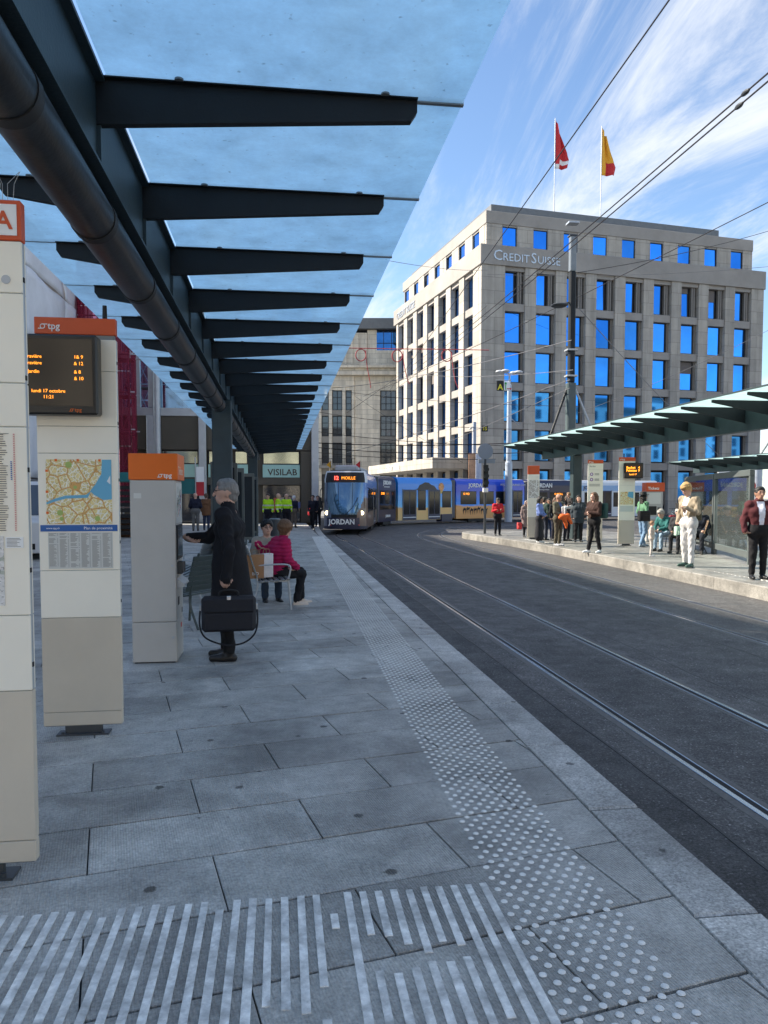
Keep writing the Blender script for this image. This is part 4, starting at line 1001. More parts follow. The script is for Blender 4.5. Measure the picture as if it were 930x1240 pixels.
# ================================================================ tram
def side_print(name, fn):
    m, N, L, b = ramp_mat(name, .3); b.inputs['Coat Weight'].default_value = .3
    t = N.new('ShaderNodeTexCoord'); s = N.new('ShaderNodeSeparateXYZ'); L.new(t.outputs['Object'], s.inputs[0])
    fn(N, L, b, t.outputs['Object'], s); return m
def lerp_ramp(N, stops):
    r = N.new('ShaderNodeValToRGB'); e = r.color_ramp.elements
    while len(e) < len(stops): e.new(.5)
    for q, (p, c) in zip(e, stops): q.position = p; q.color = (*c, 1)
    return r
def desert(top, mid, horizon, s1, s2):
    def fn(N, L, b, v, s):
        mr = N.new('ShaderNodeMapRange'); mr.inputs[1].default_value = 0; mr.inputs[2].default_value = 3.1
        n = N.new('ShaderNodeTexNoise'); n.inputs['Scale'].default_value = 1.6; n.inputs['Detail'].default_value = 6
        mp = N.new('ShaderNodeMapping'); mp.inputs['Scale'].default_value = (.5, 1, 1.4); L.new(v, mp.inputs[0]); L.new(mp.outputs[0], n.inputs['Vector'])
        a = N.new('ShaderNodeMath'); a.operation = 'MULTIPLY_ADD'; a.inputs[1].default_value = .5; L.new(n.outputs[0], a.inputs[0]); L.new(s.outputs[2], a.inputs[2])
        L.new(a.outputs[0], mr.inputs[0])
        r = lerp_ramp(N, [(.08, s2), (.38, s1), (horizon, s1), (horizon+.035, mid), (.78, top), (1, top)]); L.new(mr.outputs[0], r.inputs[0])
        L.new(r.outputs[0], b.inputs['Base Color'])
    return fn
WR1 = side_print('tram_desert_print', desert((.02,.26,.80), (.16,.55,.92), .42, (.75,.45,.16), (.70,.50,.20)))
WR2 = side_print('tram_dunes_print', desert((.012,.07,.62), (.05,.32,.92), .45, (.78,.38,.12), (.62,.32,.11)))
WR3 = side_print('tram_rock_print', desert((.05,.16,.48), (.16,.30,.60), .62, (.20,.12,.09), (.10,.06,.05)))
NAVY = M('tram_navy_paint', (.016,.018,.055), .28, 0, .05, coat=.4)
TWHITE = M('tram_white_paint', (.66,.70,.74), .3, 0, .04, coat=.3)
TBLUE = M('tram_blue_paint', (.03,.13,.46), .3, 0, .08, coat=.4)
TGLASS = M('tram_window_glass', (.010,.012,.016), .06, 0, .1, spec=.35)
WSG = M('tram_windscreen_glass', (.11,.20,.30), .03, .6, .1, spec=1.0)
TROOF = M('tram_roof_grey', (.38,.40,.42), .5, 0, .1)
BEL = M('tram_bellows', (.20,.20,.21), .7, 0, .1)
HLAMP = M('headlamp_lit', (1,.80,.45), .3, 0, 0, emit=2.2)
LEDR = M('led_red_pixels', (1,.08,.05), .5, 0, 0, emit=1.6)
tr = thing('tram', 'articulated tram in a blue and sand desert wrap entering the stop', 'tram', (3.0, 35.6, ZR))
TW, TH = 2.08, 3.02
TP = [Vector((3.98,35.6)), Vector((5.62,44.5)), Vector((7.22,47.4)), Vector((11.7,50.75)), Vector((17.7,53.7)), Vector((22.4,55.4)), Vector((29.4,56.9)), Vector((35.5,57.6))]
def module(i, mat, pad=.18):
    """root at the near-side end, x runs along the side away from the cab, y points away from the viewer"""
    a, b = TP[i], TP[i+1]; d = (b-a); Ln = d.length; ang = math.atan2(d.y, d.x)
    o = link('module', None, tr, (a.x-3.0, a.y-35.6, 0), ang); o.empty_display_size = .1
    return o, Ln
def shell(o, x0, x1, mat, name='body'):
    # rounded roof shoulder section, wrapped print on the side, roof paint on top
    prof = [(0,.28),(0,2.60),(.06,2.82),(.20,2.98),(.45,TH),(TW-.45,TH),(TW-.20,2.98),(TW-.06,2.82),(TW,2.60),(TW,.28)]
    mb = MB(); n = len(prof)
    mb.add([(x0, y, z) for y, z in prof]+[(x1, y, z) for y, z in prof], [tuple(range(n)), tuple(range(n, 2*n))[::-1]], 0)
    for j in range(n): mb.add([(x0, *prof[j]), (x0, *prof[(j+1) % n]), (x1, *prof[(j+1) % n]), (x1, *prof[j])], [(0,1,2,3)], 1 if 3 <= j <= 5 else 0)
    return mb.build(name, [mat, TROOF], o)
def window(o, x0, x1, z0, z1, nm='window'):
    w = MB().box(x0, x1, -.012, .02, z0, z1, c=.01).build(nm, BLACK, o); MB().box(x0+.03, x1-.03, -.016, -.0125, z0+.03, z1-.03).build('pane', TGLASS, w); return w
def door(o, x0, x1, z0=.30, z1=2.22):
    d = MB().box(x0, x1, -.03, .02, z0, z1, c=.01).build('door', M('tram_door_navy', (.02,.025,.07), .3, 0, .05), o)
    m_ = (x0+x1)/2
    for a, b in ((x0+.06, m_-.03), (m_+.03, x1-.06)): MB().box(a, b, -.036, -.0305, z0+.35, z1-.1).build('pane', TGLASS, d)
    MB().box(x0, x1, -.034, -.0305, z0+.14, z0+.19).build('sill_strip', TWHITE, d)
    for a in (x0-.035, x1): MB().box(a, a+.035, -.034, .02, z0, z1+.04).build('door_post', MGREY, d)
def bogie(o, xc, w=1.3):
    MB().box(xc-w/2, xc+w/2, .02, TW-.02, .10, .28).build('bogie_skirt', BLACK, o)
    for q in (-.45, .45): MB().tube((xc+q, .25, .27), (xc+q, .38, .27), .27, n=18).build('wheel', DGREY, o, True)
def bellows(o, x0, x1):
    mb = MB(); n = 6
    for k in range(n):
        a = x0+(x1-x0)*k/n; mb.box(a+.005, a+(x1-x0)/n-.005, .06+.03*(k % 2), TW-.06-.03*(k % 2), .35, 2.9-.03*(k % 2))
    mb.build('bellows', BEL, o)
def jordan(o, x, z, size, m=WHITE, sub=True):
    text('lettering', 'JORDAN', size, m, o, (x, -.013, z), ext=.008, fat=size*.03, sx=1.0)
    if sub: text('lettering', 'MYJORDANJOURNEY', size*.30, m, o, (x+size*.35, -.013, z-size*.5), ext=.006)
# -- cab module
o, Ln = module(0, WR3)
shell(o, 1.15, Ln-.25, WR3); bellows(o, Ln-.25, Ln+.15); bogie(o, 4.6)
window(o, 2.0, 3.6, 1.05, 2.2); window(o, 3.8, 5.2, 1.05, 2.2); door(o, 5.6, 6.9); window(o, 7.1, 8.5, 1.05, 2.2)
MB().box(1.3, 8.6, .5, TW-.5, TH+.002, TH+.28, c=.05).build('roof_unit', TROOF, o)
# nose: lofted sections, x towards the passengers
def nose_sec(z):
    # how far the nose leans back at this height and how wide it is
    lean = .0 if z < .75 else .0 + .55*((z-.75)/2.25)**1.5
    half = TW/2 - (.0 if z < 2.5 else .10*((z-2.5)/.5)**2)
    return lean, half
zs = [.26,.40,.62,.80,.95,1.05,1.15,1.25,1.35,1.45,1.55,1.7,1.9,2.2,2.45,2.62,2.8,2.93,3.0]
NS = 33; P = []; F = []
for z in zs:
    lean, half = nose_sec(z)
    for j in range(NS):
        a = -1+2*j/(NS-1); yy = math.copysign(abs(a)**.78, a)*half
        bow = .62*(abs(a)**2.6) if abs(a) < .999 else 1.15
        x = min(1.15, lean*(1-.2*abs(a)) + bow)
        if j in (0, NS-1): x = 1.15
        P.append((x, TW/2+yy, z))
for i in range(len(zs)-1):
    for j in range(NS-1): F.append((i*NS+j, i*NS+j+1, (i+1)*NS+j+1, (i+1)*NS+j))
F.append(tuple(range(NS))[::-1]); F.append(tuple((len(zs)-1)*NS+j for j in range(NS)))
ms = []
for i in range(len(zs)-1):
    for j in range(NS-1):
        z = (zs[i]+zs[i+1])/2; a = abs(-1+2*(j+.5)/(NS-1))
        wid = .34+.48*min(1, max(0, (z-.9)/.75))**.6
        if z > 2.93: m_ = 3
        elif z > 2.45: m_ = 2 if a < .90 else 3
        elif .95 < z and a < wid: m_ = 1
        elif .80 < z <= .95 and a < .5: m_ = 2
        elif z < .40: m_ = 5
        elif z < .80 and -1+2*(j+.5)/(NS-1) > -.62 and -1+2*(j+.5)/(NS-1) < .72: m_ = 4
        else: m_ = 0 if -1+2*(j+.5)/(NS-1) < .3 else 6
        ms.append(m_)
nb = MB(); nb.v = P; nb.f = F; nb.m = ms + [4, 3]
ns = nb.build('nose', [WR3, WSG, BLACK, TWHITE, NAVY, M('tram_bumper_dark', (.02,.02,.045), .5), M('tram_silver_blue', (.13,.16,.23), .3, .1, .05)], o, True)
def on_nose(a, z, dx=.012):
    lean, half = nose_sec(z); return Vector((min(1.15, lean*(1-.2*abs(a)) + .62*abs(a)**2.6)-dx, TW/2+math.copysign(abs(a)**.78, a)*half, z))
for a in (-.74, .74):
    p = on_nose(a, 1.02); h_ = MB().path([p+Vector((.03,0,0)), p-Vector((.012,0,0))], .10, 16).build('headlight', HLAMP, o, True); MB().path([p+Vector((.04,0,0)), p+Vector((.0,0,0))], .125, 16).build('lamp_rim', LGREY, h_, True)
for a in (-.60, .52): p = on_nose(a, .45); MB().sph(p, .035, nu=8, nv=6).build('marker_lamp', INKS[4], o)
text('lettering', 'JORDAN', .33, WHITE, o, (-.028, 1.74, .50), (R(90), 0, R(-90)), ext=.004, fat=.012, sx=.95)
text('display_line', '12', .24, LEDR, o, (.30, 1.55, 2.58), (R(90), 0, R(-90)), ext=.004, fat=.008); text('display_line', 'MOILLE', .20, LED, o, (.30, 1.18, 2.59), (R(90), 0, R(-90)), ext=.004)
# wiper, seams of the windscreen, mirrors, flags
MB().path([on_nose(-.02, .92, .03), on_nose(-.35, 1.35, .03), on_nose(-.55, 1.75, .03)], .014, 6).build('wiper', BLACK, o)
for a in (-.28, .18): MB().path([on_nose(a, z, .004) for z in (1.0, 1.4, 1.8, 2.2, 2.42)], .010, 5).build('windscreen_seam', BLACK, o)
MB().path(smooth_path([Vector((.9, -.02, 2.2)), Vector((.7, -.14, 2.1)), Vector((.66, -.16, 1.7))], 4), .02, 6).build('mirror_arm', BLACK, o); MB().box(.60, .70, -.25, -.08, 1.25, 1.75, c=.02).build('mirror', BLACK, o)
MB().path(smooth_path([Vector((.9, TW+.02, 2.2)), Vector((.7, TW+.14, 2.1)), Vector((.66, TW+.16, 1.7))], 4), .02, 6).build('mirror_arm', BLACK, o); MB().box(.60, .70, TW+.08, TW+.22, 1.25, 1.75, c=.02).build('mirror', BLACK, o)
for y_, c1 in ((.35, FRED), (1.75, FYEL)):
    MB().tube((1.0, y_, 3.0), (.92, y_, 3.5), .012, n=6).build('flag_staff', BLACK, o); MB().prism([(.92, y_, 3.48), (1.02, y_+.22, 3.3), (1.0, y_+.02, 3.15)], (.01, 0, 0)).build('pennant', c1, o)
MB().box(.95, 1.1, .3, TW-.3, 3.02, 3.06).build('roof_bar', BLACK, o)
window(o, 1.25, 1.85, 1.0, 2.1, 'cab_window')
# -- short navy module
o, Ln = module(1, NAVY); shell(o, .18, Ln-.15, NAVY); window(o, .45, Ln-.35, 1.0, 2.15); bogie(o, Ln/2); jordan(o, Ln*.30, 2.50, .34); text('lettering', 'JORDAN', .2, WHITE, o, (Ln*.42, -.013, .55), ext=.006, fat=.005)
text('display_line', '12 MO', .2, LED, o, (.6, -.02, 1.9), ext=.004); MB().box(.12, .18, -.01, TW, .3, 2.95).build('end_frame', MGREY, o)
# -- desert module with doors
o, Ln = module(2, WR1); shell(o, .12, Ln-.30, WR1); bellows(o, Ln-.30, Ln+.12)
door(o, .55, 1.75); window(o, 1.95, 2.70, .9, 2.2); door(o, 2.95, 4.05); window(o, 4.3, 5.2, 1.05, 2.15)
MB().path([(3.25, -.006, 2.3), (3.25, -.014, 2.3)], .01, 4).build('rivet', BLACK, o)
ROCK = M('rock_print', (.055,.045,.045), .4, 0, .3, 3)
MB().prism([(x, -.004, z) for x, z in ((1.75,2.20),(1.95,2.32),(2.1,2.52),(2.3,2.58),(2.6,2.70),(2.95,2.68),(3.2,2.55),(3.5,2.48),(3.75,2.25),(3.9,2.22))], (0,-.008,0)).build('rock_picture', ROCK, o)
bl_ = MB().path([(4.2, -.004, 2.42), (4.2, -.013, 2.42)], .27, 20).build('balloon_picture', M('balloon_print', (.65,.30,.10), .4, 0, .5, 5), o)
MB().prism([(4.0,-.004,2.25), (4.4,-.004,2.25), (4.25,-.004,1.98), (4.15,-.004,1.98)], (0,-.008,0)).build('balloon_skirt', M('balloon_print_low', (.62,.45,.10), .4, 0, .3, 5), bl_)
MB().box(4.15, 5.25, -.10, .4, .12, .62, c=.03).build('skirt_box', NAVY, o)
# -- dunes module
o, Ln = module(3, WR2); shell(o, .12, Ln-.25, WR2); bogie(o, Ln*.3, 1.6)
for a, b in ((.5, 1.9), (2.2, 3.5), (3.7, 4.9)): window(o, a, b, 1.25, 2.15)
door(o, 5.3, 6.2)
jordan(o, 1.2, 2.42, .38, WHITE, False); text('lettering', 'MYJORDANJOURNEY.COM', .2, WHITE, o, (4.1, -.013, 2.55), ext=.006)
text('display_line', '12 MO', .2, LED, o, (.7, -.02, 1.9), ext=.004)
cam_ = MB()
for k in range(7):
    x = .7+k*.32; z = .85+.05*math.sin(k*2); cam_.prism([(x,-.004,z),(x+.05,-.004,z-.3),(x+.09,-.004,z-.02),(x+.2,-.004,z),(x+.22,-.004,z-.3),(x+.27,-.004,z+.03),(x+.33,-.004,z+.12),(x+.3,-.004,z+.16),(x+.2,-.004,z+.1),(x+.12,-.004,z+.2),(x+.04,-.004,z+.08)], (0,-.006,0))
cam_.build('caravan_picture', BLACK, o)
# -- navy module and the white and blue tail
o, Ln = module(4, NAVY); shell(o, .2, Ln-.2, NAVY); bellows(o, -.1, .2); window(o, .4, 1.9, .7, 2.1); window(o, 2.1, 3.6, .7, 2.1); bogie(o, Ln/2)
jordan(o, .7, 2.45, .42); text('display_line', '12 MOILL', .2, LED, o, (2.5, -.02, 1.9), ext=.004)
o, Ln = module(5, TWHITE); shell(o, .1, Ln, TWHITE)
MB().box(.12, Ln-.22, -.006, -.002, 2.2, 2.62).build('blue_band', M('tram_pale_blue', (.30,.48,.72), .3, 0, .05), o); jordan(o, .3, 2.32, .36, NAVY, False)
for a, b in ((.4, 1.3), (3.0, 4.4), (4.6, 5.4)): window(o, a, b, 1.0, 2.1)
door(o, 1.6, 2.8); door(o, 5.7, 6.7)
# pantograph on the tail
MB().path([(4.6, TW/2, TH), (6.0, TW/2, TH+.8), (4.9, TW/2, TH+1.7)], .035, 6).build('pantograph_arm', DGREY, o); MB().tube((4.9, .2, TH+1.72), (4.9, TW-.2, TH+1.72), .03, n=6).build('pantograph_head', DGREY, o); MB().box(4.2, 5.2, .4, TW-.4, TH+.001, TH+.1).build('pantograph_base', DGREY, o)
for mo in [c for c in tr.children if c.name.startswith('module')]:
    mb_ = mo.matrix_basis.copy()
    for c in list(mo.children):
        q = mb_ @ c.matrix_basis; c.parent = tr; c.matrix_basis = q
    bpy.data.objects.remove(mo)
# ================================================================ island canopies
STEELR = M('island_canopy_steel', (.030,.046,.050), .45, 0, .15, 4, .1, 60)
GLASSR = glass_frosted('island_canopy_glass', (.52,.70,.68), .12)
def island_canopy(label, loc, y0, y1, xl=-1.75, xr=1.6, zt=3.62):
    t = thing('island_canopy', label, 'canopy', loc)
    MB().box(-.06, .06, y0, y1, zt-.54, zt-.04).box(-.11, .11, y0, y1, zt-.555, zt-.54).build('beam', STEELR, t)
    ys = []; y = y0+.3
    while y < y1: ys.append(y); y += 1.262
    def rm(x1): 
        P = [(math.copysign(.06, x1), zt-.012), (x1, zt-.012), (x1, zt-.07), (math.copysign(.06, x1), zt-.36)]
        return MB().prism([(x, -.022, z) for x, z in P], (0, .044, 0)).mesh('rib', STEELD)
    a, b = rm(xl+.12), rm(xr-.2)
    g1 = MB().pane(xl, -.06, .006, 1.256, zt, zt+.018).mesh('glass_pane', [GLASSR, GLASSE]); g2 = MB().pane(.06, xr, .006, 1.256, zt, zt+.018).mesh('glass_pane', [GLASSR, GLASSE])
    eb = MB().box(xl-.02, xl+.0-.002, .0, 1.262, zt-.012, zt+.022).mesh('edge_trim', STEELR)
    for k, y in enumerate(ys):
        link('rib', a, t, (0, y, 0)); link('rib', b, t, (0, y, 0))
        if k < len(ys)-1: link('glass_pane', g1, t, (0, y, 0)); link('glass_pane', g2, t, (0, y, 0)); link('edge_trim', eb, t, (0, y, 0))
    return t, ys
ic, ys = island_canopy('dark ribbed glass canopy over the sunlit island platform', (10.75, 27.0, ZI), -19.5, 3.6)
for y in (-17.5, 0): MB().box(-.17, .17, y-.17, y+.17, 0, 3.06, c=.02).build('column', STEELR, ic)
c2, _ = island_canopy('second ribbed canopy partly seen at the right frame edge', (22.2, 34.0, ZR+.1), -6, 5.0, -1.9, 1.6, 3.5)
MB().box(-.16, .16, -.16, .16, 0, 2.94, c=.02).build('column', STEELR, c2); MB().tube((0, -.6, 3.5), (.2, -2.6, 5.6), .05, n=8).build('tie_rod', LGREY, c2)

# mast through the canopy
ms_ = thing('catenary_mast', 'tall dark mast with lamps rising through the island canopy', 'mast', (10.72, 27.2, ZI))
zt = at(697, 283, Y=27.2).z - ZI; zc_ = at(697, 326, Y=27.2).z - ZI; zk_ = at(695, 462, Y=27.2).z - ZI
MB().box(-.17, .17, .19, .46, 3.66, zk_, c=.04).build('lower_shaft', M('mast_grey_green', (.075,.10,.105), .45, .1, .1), ms_)
MB().box(-.12, .12, .21, .43, zk_, zc_, c=.04).build('upper_shaft', STEELD, ms_)
MB().box(-.115, .115, .215, .425, zc_, zt, c=.02).build('mast_head', MGREY, ms_); MB().box(-.15, .15, .2, .47, zt, zt+.05).build('cap', DGREY, ms_)
zl = at(690, 365, Y=27.2).z - ZI
for (dx, dy, dz) in ((-.55, -.25, -.12), (-.30, .6, .05)):
    l = MB().sph((dx, .3+dy, zl+dz), .30, .20, .07, 14, 8).build('lamp_head', DGREY, ms_, True); MB().tube((dx, .3+dy, zl+dz), (-.1, .32, zl+.05), .03, n=6).build('lamp_arm', DGREY, ms_)
MB().tube((-.1, .34, zk_-.1), (-.85, .2, 3.68), .045, n=8).build('strut', STEELD, ms_); MB().tube((.1, .34, zk_-.05), (.95, .2, 3.68), .045, n=8).build('strut', LGREY, ms_)
for q in (.25, 1.2, 5.8): MB().box(-.2, .2, .17, .52, zk_+q-.03, zk_+q+.03).build('clamp', LGREY, ms_)
BRNW = M('bench_brown_wood', (.20,.12,.065), .55, 0, .2, 8)

# lamp post with the A board
p = at(615.5, 632, z=ZR)
lp = thing('street_lamp', 'tall pale lamp post with four hooded lamps and hanging direction boards', 'street lamp', (p.x, p.y, ZR))
hz = lambda v: at(615.5, v, Y=p.y).z - ZR
MB().path([(0,0,0), (0,0,hz(560)), (0,0,hz(559)), (0,0,hz(466)), (0,0,hz(465)), (0,0,hz(452))], [.27,.25,.19,.15,.08,.06], 14).build('post', M('lamp_post_paint', (.42,.48,.56), .4, .2, .05), lp, True)
for dx, dy in ((-.62, .05), (.62, .05), (-.35, -.3), (.40, .35)):
    MB().path(smooth_path([(0,0,hz(452)-.1), (dx*.5, dy*.5, hz(452)+.02), (dx, dy, hz(452)+.08)], 4), .03, 6).build('lamp_arm', LGREY, lp); MB().sph((dx*1.1, dy*1.1, hz(452)+.10), .30, .24, .12, 14, 8).build('lamp_head', M('lamp_hood', (.55,.56,.57), .4, .2, .05), lp, True)
sk = p.y/930
bx0 = -17.5*sk; zA0, zA1 = hz(474), hz(462)
MB().box(bx0, bx0+9*sk, -.25, -.19, zA0, zA1, c=.02).build('stop_board', BLACK, lp); text('lettering', 'A', .55, M('board_yellow', (.80,.68,.04), .5, 0, .03), lp, (bx0+4.5*sk, -.255, zA0+.07), align='CENTER', ext=.005, fat=.012)
MB().box(bx0+9.4*sk, bx0+17*sk, -.25, -.19, zA0+.02, zA1-.02, c=.02).build('direction_board', WHITE, lp)
gx = bx0+11.4*sk; GRN = M('arrow_green', (.02,.35,.06), .5, 0, 0)
MB().box(gx-.03, gx+.03, -.256, -.251, zA0+.08, zA1-.22).prism([(gx-.10,-.251,zA1-.22),(gx+.10,-.251,zA1-.22),(gx,-.251,zA1-.06)], (0,-.006,0)).build('arrow', GRN, lp)
MB().box(gx+.08, gx+.32, -.256, -.251, zA0+.12, zA0+.18).prism([(gx+.30,-.251,zA0+.05),(gx+.30,-.251,zA0+.25),(gx+.44,-.251,zA0+.15)], (0,-.006,0)).build('arrow', INKS[4], lp)
MB().tube((bx0-.05, -.2, zA1+.06), (.1, -.1, zA1+.06), .03, n=6).build('board_arm', LGREY, lp)
MB().tube((0, 0, hz(505)), (.65, -.2, hz(515)), .03, n=6).build('stay', LGREY, lp)

# hanging 15 board
p = at(587, 519, d=52)
hb = thing('hanging_sign', 'small black board with yellow number 15 hung on the wires', 'sign', (p.x, p.y, p.z))
MB().box(-.22, .22, -.03, .03, -.2, .2, c=.02).build('board', BLACK, hb); text('lettering', '15', .31, _mats['board_yellow'], hb, (0, -.035, -.11), align='CENTER', ext=.004, fat=.008)
for x in (-.15, .15): MB().tube((x, 0, .2), (x, 0, .75), .012, n=6).build('hanger', DGREY, hb)

# signal post at the island tip
p = at(587, 646, z=ZI); hz = lambda v: at(587, v, Y=p.y).z - ZI
sg = thing('tram_signal', 'signal post with grey round sign back at the island tip', 'signal', (p.x, p.y, ZI))
MB().tube((0,0,0), (0,0,hz(556)), .055, .05, 12).build('post', DGREY, sg, True)
MB().path([(0,-.02,hz(546.5)), (0,.03,hz(546.5))], .33, 28).build('round_sign', M('sign_back_grey', (.22,.25,.29), .5, .3, .05), sg)
MB().box(-.30, .42, -.02, .03, hz(561), hz(556), c=.01).build('plate', _mats['sign_back_grey'], sg)
hd_ = MB().box(-.13, .10, -.17, -.05, hz(590), hz(563), c=.02).build('signal_head', BLACK, sg)
for v in (569, 577, 585): MB().path([(-.015,-.17,hz(v)), (-.015,-.27,hz(v)+.02)], [.10, .115], 14).build('hood', BLACK, hd_, True); MB().path([(-.015,-.171,hz(v)), (-.015,-.18,hz(v))], .085, 14).build('lens', BLACK if v != 577 else WHITE, hd_)
MB().box(-.12, .09, -.17, -.06, hz(596), hz(591)).build('number_plate', WHITE, sg)

# banner pole and poster stand in front of the office
p = at(574, 628, z=ZR); hz = lambda v: at(574, v, Y=p.y).z - ZR
bp_ = thing('camera_pole', 'grey pole with small camera and picture banner below the office corner', 'pole', (p.x, p.y, ZR))
MB().tube((0,0,0), (0,0,hz(511)), .20, .14, 12).build('post', M('pole_blue_grey', (.28,.33,.42), .4, .2, .05), bp_, True)
MB().sph((-.35,-.1,hz(519)), .14, .14, .09, 10, 6).build('camera_dome', WHITE, bp_, True); MB().tube((-.35,-.1,hz(518)), (0,0,hz(516)), .03, n=6).build('arm', LGREY, bp_)
MB().box(-.55, .02, -.3, -.26, hz(590), hz(549), c=.01).build('banner', M('picture_banner', (.50,.28,.16), .5, 0, .6, .9), bp_)
MB().box(.06, .50, -.28, -.2, hz(592), hz(549), c=.01).build('light_box', M('pole_box', (.45,.50,.60), .4, .1, .1), bp_)

# ---------------------------------------------------------------- island totems, machine, shelter
def far_totem(label, u, v, w=.50, h=2.78, hdr=REDOR, extra=None, rz=-12):
    q = at(u, v, z=ZI); o = totem(label, (q.x, q.y, ZI), R(rz), w, h); header(o, w, 2.663, h, hdr); return o
f1 = far_totem('island totem with small amber departure screen and yellow map', 758, 661)
tpg(f1, -.2, 2.69, .07, WHITE, -.003)
s_ = MB().box(-.12, .46, -.14, -.005, 2.12, 2.60, c=.012).build('screen_housing', BLACK, f1); MB().box(-.09, .43, -.1435, -.1405, 2.15, 2.57).build('screen', _mats['screen_glass_brown'], s_)
for k, (a_, b_) in enumerate((('Bachet', '4'), ('Palettes', '9'))): text('display_line', a_, .10, LED, s_, (-.06, -.144, 2.42-k*.09), ext=.001, fat=.003); text('display_line', b_, .10, LED, s_, (.30, -.144, 2.42-k*.09), ext=.001, fat=.003)
text('display_line', 'lundi 17', .07, LED, s_, (.03, -.144, 2.22), ext=.001, fat=.002)
m_ = MB().box(-.2, .2, -.0035, -.0005, 1.30, 1.70).build('city_map', MAP1, f1); MB().prism([(.05,-.004,1.70),(.2,-.004,1.70),(.2,-.004,1.5),(.1,-.004,1.52),(.02,-.004,1.56)], (0,-.0015,0)).build('lake_print', LAKE, m_)
MB().box(-.2, .2, -.0035, -.0005, 1.08, 1.26).build('index_sheet', PAPER, f1)
MB().tube((-.1, .025, 2.78), (-.1, .025, 2.9), .02, n=8).build('antenna', BLACK, f1)
f2 = far_totem('island timetable totem with violet line badges behind the brunette', 720, 657)
tpg(f2, -.2, 2.69, .07, WHITE, -.003); text('lettering', 'Bel-Air', .07, INK, f2, (-.2, -.004, 2.54), ext=.001)
for z_ in (2.30, 2.12):
    b_ = MB().path([(-.13, -.0005, z_), (-.13, -.004, z_)], .055, 16).build('line_badge', INKS[1], f2); MB().path([(-.13, -.0042, z_), (-.13, -.006, z_)], .03, 14).build('badge_centre', WHITE, b_)
    for k in range(3): MB().box(-.03, .12, -.003, -.0005, z_-.03+k*.025, z_-.02+k*.025).build('print_line', INK, f2)
for k in range(3): MB().box(-.2, .15, -.003, -.0005, 1.9+k*.03, 1.91+k*.03).build('print_line', INK, f2)
f3 = far_totem('slim white map totem with red head beside the grey coated person', 645.5, 653, .42, 2.35)
MB().box(-.18, .18, -.0035, -.0005, 1.5, 2.15).build('district_map', MAP2, f3)
for t_, hh in ((f3, 2.35),):
    for c in list(t_.children):
        if c.name.startswith('panel') and c.bound_box[6][2] > 2.4 and c.bound_box[0][2] > 2.3: bpy.data.objects.remove(c)
# ticket machine on the island
q = at(792, 656, z=ZI)
tm = thing('ticket_machine', 'island ticket machine with red head beside the glass shelter', 'ticket machine', (q.x, q.y, ZI), R(-10))
G = M('machine_pale_paint', (.42,.42,.40), .45, .1, .05)
MB().box(-.27, .27, 0, .5, .01, 1.72, c=.01).build('cabinet', G, tm); MB().box(-.29, .33, -.01, .52, 1.722, 2.03, c=.008).build('header', REDOR, tm); text('lettering', 'Tickets', .13, WHITE, tm, (-.24, -.012, 1.79), ext=.002, fat=.003)
MB().box(-.22, .20, -.006, -.0005, 1.30, 1.68).build('fare_map', PAPER, tm); MB().box(-.2, .06, -.012, -.0005, .92, 1.22, c=.003).build('screen', BLACK, tm); MB().box(.1, .2, -.012, -.0005, 1.0, 1.18).build('card_reader', DGREY, tm); MB().prism([(-.2,-.001,.78),(-.2,-.08,.76),(-.2,-.08,.80),(-.2,-.001,.88)], (.3,0,0)).build('ticket_tray', LGREY, tm)
# glass shelter
A_, B_, C_ = at(908, 684, z=ZI), at(865, 671, z=ZI), at(806, 655, z=ZI)
d_ = (A_-B_); ang = math.atan2(d_.y, d_.x)
sh = thing('glass_shelter', 'grey framed glass shelter behind the bench on the island', 'shelter', (B_.x, B_.y, ZI), ang)
LA = (A_-B_).length; LC = (C_-B_).length*.62
for x0, x1 in ((.0, LA), (-LC, -.10)):
    for x in (x0, x1-.09): MB().box(x, x+.09, -.045, .045, 0, 2.02, c=.008).build('post', FRAME, sh)
    MB().box(x0, x1, -.05, .05, 2.022, 2.17, c=.008).build('top_rail', FRAME, sh); MB().box(x0+.09, x1-.09, -.04, .04, .15, .30, c=.006).build('bottom_rail', FRAME, sh); MB().box(x0+.09, x1-.09, -.006, .006, .30, 2.02).build('glass_pane', GLASSW, sh)
# bench in front of the glass
bq = at(841, 668, z=ZI)
bench('brown slatted bench on the island with seated people', (bq.x-.05, bq.y+.55, ZI), ang, 2.9, BRNW, DGREY)

